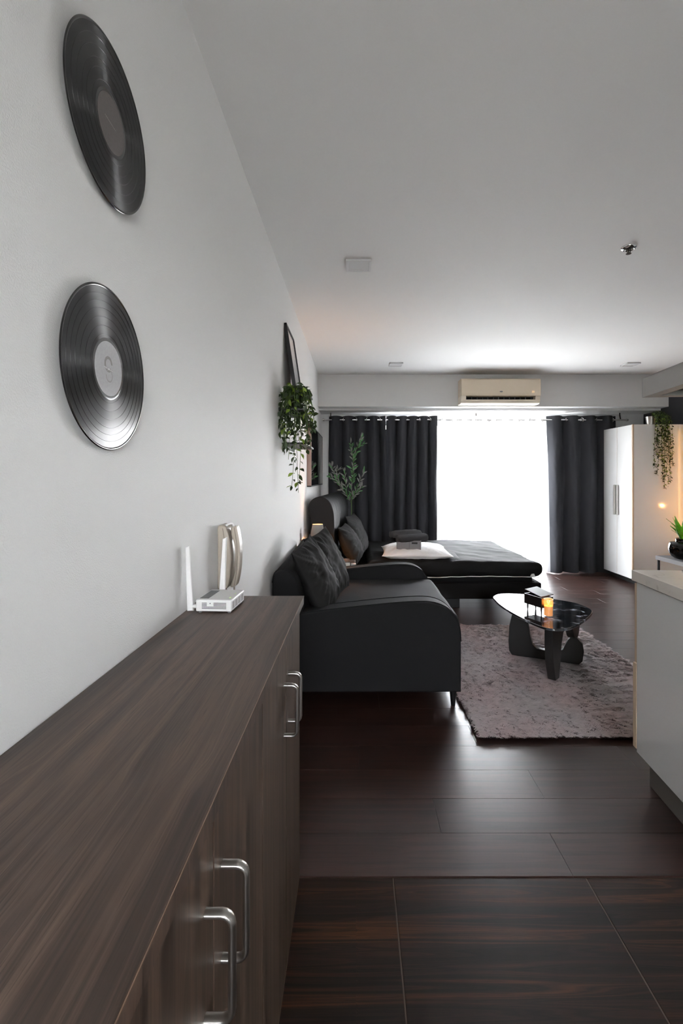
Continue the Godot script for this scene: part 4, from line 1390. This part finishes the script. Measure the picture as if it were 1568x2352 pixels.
func build_records() -> void:
	var labels := ["upper black vinyl record on the left wall with a brownish grey label", "lower black vinyl record on the left wall with a silver label"]
	for k in 2:
		var r := thing("vinyl_record", labels[k], "record", [P(-0.459, 1.913, 0.919), P(-0.459, 1.452, 0.909)][k], 0.0, "vinyl records on the left wall")
		r.rotation = Vector3(0, [0.0, 0.0][k], -PI / 2)
		# local y points into the room
		var outer := 0.1505
		part(r, "rim", lathe([Vector2(0.1455, -0.0008), Vector2(outer - 0.0008, -0.0010), Vector2(outer, 0.0), Vector2(outer - 0.0008, 0.0012), Vector2(0.1485, 0.0016), Vector2(0.1462, 0.0012), Vector2(0.1455, 0.0007)], 96), mats["vinyl smooth"])
		var prof := []
		var gaps := [0.0625, 0.078, 0.0935, 0.1085, 0.1215, 0.134] if k == 1 else [0.066, 0.084, 0.0975, 0.115, 0.13]
		prof.append(Vector2(0.0560, 0.0007))
		for g in gaps:
			prof.append(Vector2(g - 0.0007, 0.0007))
			prof.append(Vector2(g - 0.00035, 0.00115))
			prof.append(Vector2(g + 0.00035, 0.00115))
			prof.append(Vector2(g + 0.0007, 0.0007))
		prof.append(Vector2(0.1457, 0.0007))
		prof.reverse()
		part(r, "grooves", lathe(prof, 128, true), mats["vinyl grooves"])
		part(r, "run_out", lathe([Vector2(0.0562, 0.0009), Vector2(0.0555, 0.0010), Vector2(0.0505, 0.0010), Vector2(0.0500, 0.0005)], 96), mats["vinyl smooth"])
		part(r, "back", lathe([Vector2(0, -0.001), Vector2(0.1458, -0.001)], 96), mats["vinyl smooth"])
		var lm := mat("record label %d" % k, Color(1, 1, 1), 0.7 if k == 0 else 0.24, 0.0, {"albedo_texture": label_texture(k)})
		var st := begin()
		for s in 64:
			var t0 := TAU * s / 64
			var t1 := TAU * (s + 1) / 64
			var a := Vector3(cos(t0), 0, sin(t0)) * 0.0503
			var b := Vector3(cos(t1), 0, sin(t1)) * 0.0503
			var up := Vector3(0, 0.0012, 0)
			# picture x along the wall away from the camera, picture y down
			var uv := func(q: Vector3) -> Vector2: return Vector2(0.5 - q.z / 0.1006, 0.5 + q.x / 0.1006)
			tri(st, up, a + up, b + up, Vector3.UP, Vector3.UP, Vector3.UP, uv.call(Vector3.ZERO), uv.call(a), uv.call(b))
		var lb := part(r, "centre_label", st.commit(), lm)
		lb.set_meta("label", ["brownish grey paper label", "shiny silver paper label with an S-shaped emblem"][k])
		part(r, "wall_pad", lathe([Vector2(0, -0.0085), Vector2(0.03, -0.0085), Vector2(0.03, -0.001), Vector2(0, -0.001)], 24), mats["vinyl smooth"])

# ------------------------------------------------------------------ intercom phone
func build_phone() -> void:
	var p := thing("intercom_phone", "beige wall intercom phone with a curved handset behind the router", "phone", P(WL, 0.98, 1.70))
	var base := smooth_outline([Vector2(0.0, 0.105), Vector2(0.022, 0.108), Vector2(0.034, 0.09), Vector2(0.043, 0.045), Vector2(0.046, 0.0), Vector2(0.043, -0.05), Vector2(0.036, -0.095), Vector2(0.026, -0.106), Vector2(0.0, -0.105), Vector2(0.0, -0.05), Vector2(0.0, 0.05)], 3)
	part(p, "base", extrude(base, 0.085, 0.006), mats["phone plastic"])
	for e in [0.0427, -0.0427]:
		var ln := []
		for k in 13:
			var y := 0.10 - 0.2 * k / 12.0
			ln.append(Vector3(0.014 + 0.014 * cos(y * 13.0), y, e))
		part(p, "seam", tube(ln, 0.0008, 5), mats["phone groove"])
	var hs := smooth_outline([Vector2(0.040, 0.100), Vector2(0.052, 0.104), Vector2(0.060, 0.103), Vector2(0.069, 0.06), Vector2(0.072, 0.01), Vector2(0.069, -0.045), Vector2(0.062, -0.085), Vector2(0.056, -0.100), Vector2(0.046, -0.104), Vector2(0.039, -0.100), Vector2(0.046, -0.078), Vector2(0.054, -0.05), Vector2(0.056, 0.0), Vector2(0.052, 0.045), Vector2(0.043, 0.07)], 3)
	var h := part(p, "handset", extrude(hs, 0.046, 0.006), mats["phone plastic"], Vector3(0, 0, 0.004))
	part(h, "seam", tube([Vector3(0.0535, 0.10, 0.0232), Vector3(0.0615, 0.045, 0.0232), Vector3(0.064, 0.0, 0.0232), Vector3(0.061, -0.05, 0.0232), Vector3(0.053, -0.098, 0.0232)], 0.0008, 5), mats["phone groove"])
	part(p, "hook", tube(smooth_path([Vector3(0.02, 0.104, 0.018), Vector3(0.032, 0.112, 0.018), Vector3(0.044, 0.113, 0.016), Vector3(0.047, 0.104, 0.012)], 4), 0.0045, 8), mats["white plastic"])
	part(p, "cord", tube(smooth_path([Vector3(0.048, -0.102, 0.004), Vector3(0.046, -0.16, 0.01), Vector3(0.03, -0.19, 0.0), Vector3(0.018, -0.15, -0.01), Vector3(0.015, -0.103, -0.01)], 5), 0.003, 8), mats["phone plastic"])

# ------------------------------------------------------------------ router
func build_router() -> void:
	var r := thing("router", "white wifi router with two antennas on the low cabinet", "router", P(-0.379, 0.887, 1.378), deg_to_rad(-3.0))
	part(r, "body", rspan(Vector3(-0.049, 0.004, -0.062), Vector3(0.049, 0.036, 0.062), 0.004, 3), mats["white plastic"])
	for q in [[-0.04, -0.052], [0.04, -0.052], [-0.04, 0.052], [0.04, 0.052]]:
		part(r, "rubber_foot", lathe([Vector2(0, 0), Vector2(0.005, 0), Vector2(0.005, 0.005), Vector2(0, 0.005)], 12), mats["router grey"], Vector3(q[0], 0, q[1]))
	# vents on the near face and on the right face
	for row in 5:
		var y := 0.0125 + 0.0036 * row
		var spans := [[-0.032, -0.018], [0.0, 0.035]] if row > 1 else [[-0.032, 0.035]]
		for s in spans:
			part(r, "vent_slot", rspan(Vector3(s[0], y - 0.0008, 0.0612), Vector3(s[1], y + 0.0008, 0.0623), 0.0003, 1), mats["dark slot"])
		for s in [[-0.05, -0.028], [-0.022, 0.0], [0.006, 0.028], [0.034, 0.052]]:
			part(r, "vent_slot", rspan(Vector3(0.0482, y - 0.0008, s[0]), Vector3(0.0493, y + 0.0008, s[1]), 0.0003, 1), mats["dark slot"])
	part(r, "reset_hole", lathe([Vector2(0, 0), Vector2(0.0014, 0), Vector2(0, 0.0004)], 10), mats["dark slot"], Vector3(-0.009, 0.0262, 0.0622), Vector3(PI / 2, 0, 0))
	part(r, "top_label", rspan(Vector3(-0.043, 0.0358, -0.045), Vector3(-0.018, 0.0364, 0.047), 0.0002, 1), mats["router grey"])
	for z in [-0.012, 0.032, 0.038]:
		part(r, "status_light", rspan(Vector3(0.036, 0.0359, z - 0.0012), Vector3(0.039, 0.0363, z + 0.0012), 0.0001, 1), mats["router led"])
	var ant := func(at: Vector3, tilt: Vector3, h: float) -> void:
		var pl := [Vector2(-0.0095, 0.0), Vector2(0.0085, 0.0), Vector2(0.0068, h * 0.5), Vector2(0.0058, h), Vector2(-0.0062, h - 0.006), Vector2(-0.0085, h * 0.4)]
		var a := part(r, "antenna", extrude(pl, 0.012, 0.003), mats["white plastic"], at)
		a.rotation = tilt
		part(a, "hinge", tube([Vector3(0.002, 0.012, 0), Vector3(0.018, 0.012, 0)], 0.006, 10), mats["white plastic"])
	ant.call(Vector3(-0.066, 0.003, 0.050), Vector3(0.0, 0.0, 0.045), 0.178)
	ant.call(Vector3(-0.020, 0.003, -0.072), Vector3(0.0, 0.0, -0.045), 0.186)
	part(r, "cable", tube(smooth_path([Vector3(-0.049, 0.014, 0.0), Vector3(-0.068, 0.012, 0.0), Vector3(-0.078, 0.006, -0.02), Vector3(-0.080, 0.004, -0.06)], 4), 0.0025, 7), mats["black metal"])

# ------------------------------------------------------------------ air conditioner
func build_conditioner() -> void:
	var a := thing("air_conditioner", "cream split air conditioner on the ceiling beam above the curtains", "air conditioner", P(1.742, 2.298, 6.08))
	var hw := 0.478
	# side outline: x = towards the room, y up
	var ol := smooth_some([Vector2(0, 0.152), Vector2(0.165, 0.152), Vector2(0.19, 0.144), Vector2(0.203, 0.125), Vector2(0.205, 0.06), Vector2(0.202, -0.045), Vector2(0.190, -0.060), Vector2(0.06, -0.062), Vector2(0.0, -0.062)], 1, 6, 3)
	var body := part(a, "body", extrude(ol, hw * 2.0, 0.009), mats["conditioner plastic"])
	body.rotation.y = -PI / 2
	var lp := smooth_some([Vector2(0, -0.06), Vector2(0.05, -0.105), Vector2(0.175, -0.103), Vector2(0.178, -0.112), Vector2(0.165, -0.140), Vector2(0.13, -0.152), Vector2(0.0, -0.150)], 2, 6, 3)
	var lip := part(a, "lower_tray", extrude(lp, hw * 2.0, 0.006), mats["conditioner lip"])
	lip.rotation.y = -PI / 2
	for sg in [-1.0, 1.0]:
		var cheek := part(a, "end_cheek", extrude([Vector2(0.0, -0.055), Vector2(0.19, -0.055), Vector2(0.182, -0.09), Vector2(0.174, -0.12), Vector2(0.0, -0.12)], 0.06, 0.006), mats["conditioner lip"], Vector3(sg * (hw - 0.031), 0, 0))
		cheek.rotation.y = -PI / 2
	part(a, "outlet", rspan(Vector3(-hw + 0.05, -0.115, 0.02), Vector3(hw - 0.05, -0.055, 0.10), 0.002, 1), mats["dark slot"])
	for k in 13:
		part(a, "fin", rspan(Vector3(-0.002, -0.105, 0.10), Vector3(0.002, -0.062, 0.135), 0.0005, 1), mats["router grey"], Vector3(-0.40 + 0.0655 * k, 0, 0))
	part(a, "louver", rspan(Vector3(-0.41, -0.004, -0.035), Vector3(0.41, 0.0, 0.035), 0.0015, 1), mats["conditioner lip"], Vector3(0, -0.098, 0.145), Vector3(0.15, 0, 0))
	var bd := part(a, "badge", lathe([Vector2(0, 0.0022), Vector2(0.017, 0.0018), Vector2(0.019, 0.0)], 24), mats["router grey"], Vector3(0.0, -0.012, 0.2045), Vector3(PI / 2, 0, 0))
	bd.scale = Vector3(1, 1, 0.42)
	bd.set_meta("label", "small dark oval badge")
	part(a, "display", text_mesh("20", 0.030, 0.001), mats["display digits"], Vector3(0.382, -0.014, 0.2050))

# ------------------------------------------------------------------ ceiling fittings
func build_ceiling_fittings() -> void:
	var spec := [[0.016, 2.95, "square white ceiling downlight nearest the camera"], [0.45, 5.52, "square white ceiling downlight above the head of the bed"], [3.09, 5.52, "square white ceiling downlight above the wardrobe"]]
	for q in spec:
		var l := thing("ceiling_downlight", q[2], "ceiling light", P(q[0], TOP, q[1]), 0.0, "square downlights in the ceiling")
		var s := 0.069
		for sg in [-1.0, 1.0]:
			part(l, "frame_side", rspan(Vector3(sg * s - 0.007, -0.014, -s - 0.007), Vector3(sg * s + 0.007, 0.0, s + 0.007), 0.0015, 1), mats["fixture white"])
			part(l, "frame_side", rspan(Vector3(-s, -0.014, sg * s - 0.007), Vector3(s, 0.0, sg * s + 0.007), 0.0015, 1), mats["fixture white"])
		part(l, "diffuser", rspan(Vector3(-s + 0.006, -0.010, -s + 0.006), Vector3(s - 0.006, 0.0, s - 0.006), 0.001, 1), mats["fixture white"])
	var k := thing("sprinkler", "bronze fire sprinkler head on the ceiling", "sprinkler", P(1.518, TOP, 2.73))
	part(k, "flange", lathe([Vector2(0.041, 0.0), Vector2(0.041, -0.004), Vector2(0.036, -0.010), Vector2(0.028, -0.013), Vector2(0.025, -0.011), Vector2(0.022, -0.002), Vector2(0.0, -0.002)], 36), mats["chrome"])
	part(k, "cup", lathe([Vector2(0.024, -0.003), Vector2(0.012, -0.004), Vector2(0.012, -0.012), Vector2(0.0, -0.012)], 24), mats["dark metal"])
	part(k, "bulb", tube([Vector3(0, -0.010, 0), Vector3(0, -0.034, 0)], 0.003, 8), mats["book cover"])
	for sg in [-1.0, 1.0]:
		part(k, "yoke_arm", tube(smooth_path([Vector3(sg * 0.010, -0.01, 0), Vector3(sg * 0.012, -0.02, 0), Vector3(sg * 0.004, -0.034, 0)], 4), 0.0022, 7), mats["dark metal"])
	part(k, "deflector", lathe([Vector2(0, -0.034), Vector2(0.014, -0.035), Vector2(0.014, -0.037), Vector2(0, -0.038)], 20), mats["dark metal"])

# ------------------------------------------------------------------ olive stems behind the bed
func build_olive() -> void:
	var p := thing("olive_plant", "tall leafy artificial olive stem in the corner behind the headboard", "plant", P(-0.045, 0, 6.315))
	part(p, "pot", lathe([Vector2(0, 0), Vector2(0.045, 0), Vector2(0.055, 0.22), Vector2(0.057, 0.24), Vector2(0.050, 0.24), Vector2(0.048, 0.2), Vector2(0, 0.2)], 24), mats["glossy black ceramic"])
	rng.seed = 58
	var lf := [leaf_mesh(0.085, 0.021, 0.12, 0.10), leaf_mesh(0.070, 0.019, 0.12, 0.25)]
	var twigs := [
		[Vector3(0.0, 0.2, 0), Vector3(-0.012, 0.9, 0.0), Vector3(-0.005, 1.25, 0), Vector3(0.025, 1.50, 0.0), Vector3(0.07, 1.66, 0.01), Vector3(0.125, 1.80, 0.01)],
		[Vector3(0.015, 1.46, 0.0), Vector3(-0.005, 1.58, 0.02), Vector3(-0.022, 1.70, 0.03)],
		[Vector3(0.06, 1.63, 0.01), Vector3(0.11, 1.67, 0.03), Vector3(0.15, 1.69, 0.03)],
		[Vector3(-0.01, 0.95, 0.0), Vector3(0.05, 1.1, 0.02), Vector3(0.10, 1.22, 0.03), Vector3(0.15, 1.335, 0.03)],
		[Vector3(-0.01, 1.0, 0.0), Vector3(0.06, 1.06, 0.04), Vector3(0.14, 1.16, 0.05)],
		[Vector3(-0.01, 0.92, 0.0), Vector3(-0.10, 1.08, 0.02), Vector3(-0.19, 1.24, 0.03), Vector3(-0.27, 1.42, 0.04)],
		[Vector3(-0.10, 1.08, 0.02), Vector3(-0.2, 1.2, 0.05), Vector3(-0.30, 1.285, 0.06)],
		[Vector3(-0.06, 1.02, 0.0), Vector3(-0.09, 1.2, 0.03), Vector3(-0.10, 1.33, 0.05)],
		[Vector3(-0.19, 1.24, 0.03), Vector3(-0.2, 1.32, 0.02), Vector3(-0.185, 1.38, 0.03)],
		[Vector3(0.0, 1.2, 0.0), Vector3(0.02, 1.3, 0.05), Vector3(-0.01, 1.38, 0.06)],
	]
	for k in twigs.size():
		var path := smooth_path(twigs[k], 6)
		var rad := []
		for i in path.size():
			rad.append(lerpf(0.0065 if k == 0 else 0.003, 0.0015, float(i) / (path.size() - 1)))
		part(p, "stem" if k == 0 else "twig", tube(path, rad, 7), mats["stem green"])
		var run := 0.0
		var last := 0.0
		var side := 1.0
		for i in range(1, path.size()):
			var seg: Vector3 = path[i] - path[i - 1]
			var steps := maxi(1, int(seg.length() / 0.011))
			for s in steps:
				var at: Vector3 = path[i - 1] + seg * (s + 0.5) / steps
				if at.y < 0.93 or (k == 0 and at.y < 1.0 and rng.randf() < 0.6):
					continue
				run += seg.length() / steps
				if run - last < 0.021:
					continue
				last = run
				side = -side
				for q in (2 if rng.randf() < 0.55 else 1):
					var f := seg.normalized()
					var out := f.cross(Vector3(0, 0, 1)).normalized() * side * (1.0 if q == 0 else -1.0)
					var dirv := (f * rng.randf_range(0.6, 1.3) + out * rng.randf_range(0.15, 0.9) + Vector3(rng.randf_range(-0.3, 0.3), rng.randf_range(-0.2, 0.3), rng.randf_range(-0.6, 0.9))).normalized()
					var green := 0.75 if (k == 0 or k == 1 or k == 2 or k == 9) else 0.3
					var l := part(p, "leaf", lf[rng.randi() % 2], mats["olive leaf green" if rng.randf() < green else "olive leaf grey"])
					var z := Vector3(rng.randf_range(-0.9, 0.9), rng.randf_range(-0.4, 0.8), 1.0)
					var x := dirv.cross(z).normalized()
					l.transform = Transform3D(Basis(x, dirv, x.cross(dirv).normalized()).scaled_local(Vector3.ONE * rng.randf_range(0.75, 1.05)), at)

# ------------------------------------------------------------------ console table with potted fern
func build_console() -> void:
	var c := thing("console_table", "narrow grey-topped console table with black legs behind the counter", "table", P(2.054, 0, 3.36))
	part(c, "top", rspan(Vector3(0, 0.694, 0), Vector3(0.85, 0.72, 0.29), 0.002, 1), mats["concrete grey"])
	part(c, "edge", rspan(Vector3(-0.002, 0.6935, 0.0), Vector3(0.0, 0.7205, 0.29), 0.0005, 1), mats["pale edge"])
	for q in [[0.008, 0.004], [0.008, 0.274], [0.83, 0.004], [0.83, 0.274]]:
		part(c, "leg", rspan(Vector3(q[0], 0, q[1]), Vector3(q[0] + 0.012, 0.694, q[1] + 0.012), 0.001, 1), mats["black metal"])
	var p := thing("potted_fern", "bright green fern in a squat glossy black vase on the console table", "plant", P(2.165, 0.72, 3.225))
	part(p, "vase", lathe([Vector2(0, 0), Vector2(0.055, 0), Vector2(0.078, 0.014), Vector2(0.094, 0.042), Vector2(0.0965, 0.075), Vector2(0.092, 0.098), Vector2(0.082, 0.107), Vector2(0.056, 0.112), Vector2(0.054, 0.126), Vector2(0.056, 0.132), Vector2(0.050, 0.132), Vector2(0.048, 0.11), Vector2(0, 0.105)], 40), mats["glossy black ceramic"])
	rng.seed = 8
	for k in 36:
		var a := TAU * k / 22.0 + rng.randf() * 0.3
		var reach := rng.randf_range(0.05, 0.10)
		if k == 10 or k == 11:
			reach = 0.115
		var up := rng.randf_range(0.05, 0.15)
		var path := smooth_path([Vector3(cos(a) * 0.02, 0.11, sin(a) * 0.02), Vector3(cos(a) * 0.045, 0.13 + up * 0.5, sin(a) * 0.045), Vector3(cos(a) * reach, 0.13 + up, sin(a) * reach)], 5)
		var st := begin()
		var rows := []
		var across := Vector3(-sin(a), 0.2, cos(a)).normalized()
		for i in path.size():
			var s := float(i) / (path.size() - 1)
			var w := 0.016 * sin(PI * clampf(s * 0.85 + 0.12, 0.0, 1.0)) + 0.0008
			rows.append(PackedVector3Array([path[i] - across * w + Vector3(0, 0.003, 0), path[i], path[i] + across * w + Vector3(0, 0.003, 0)]))
		add_grid(st, rows)
		part(p, "frond", st.commit(), mats["fern leaf" if rng.randf() < 0.62 else "fern leaf deep"])
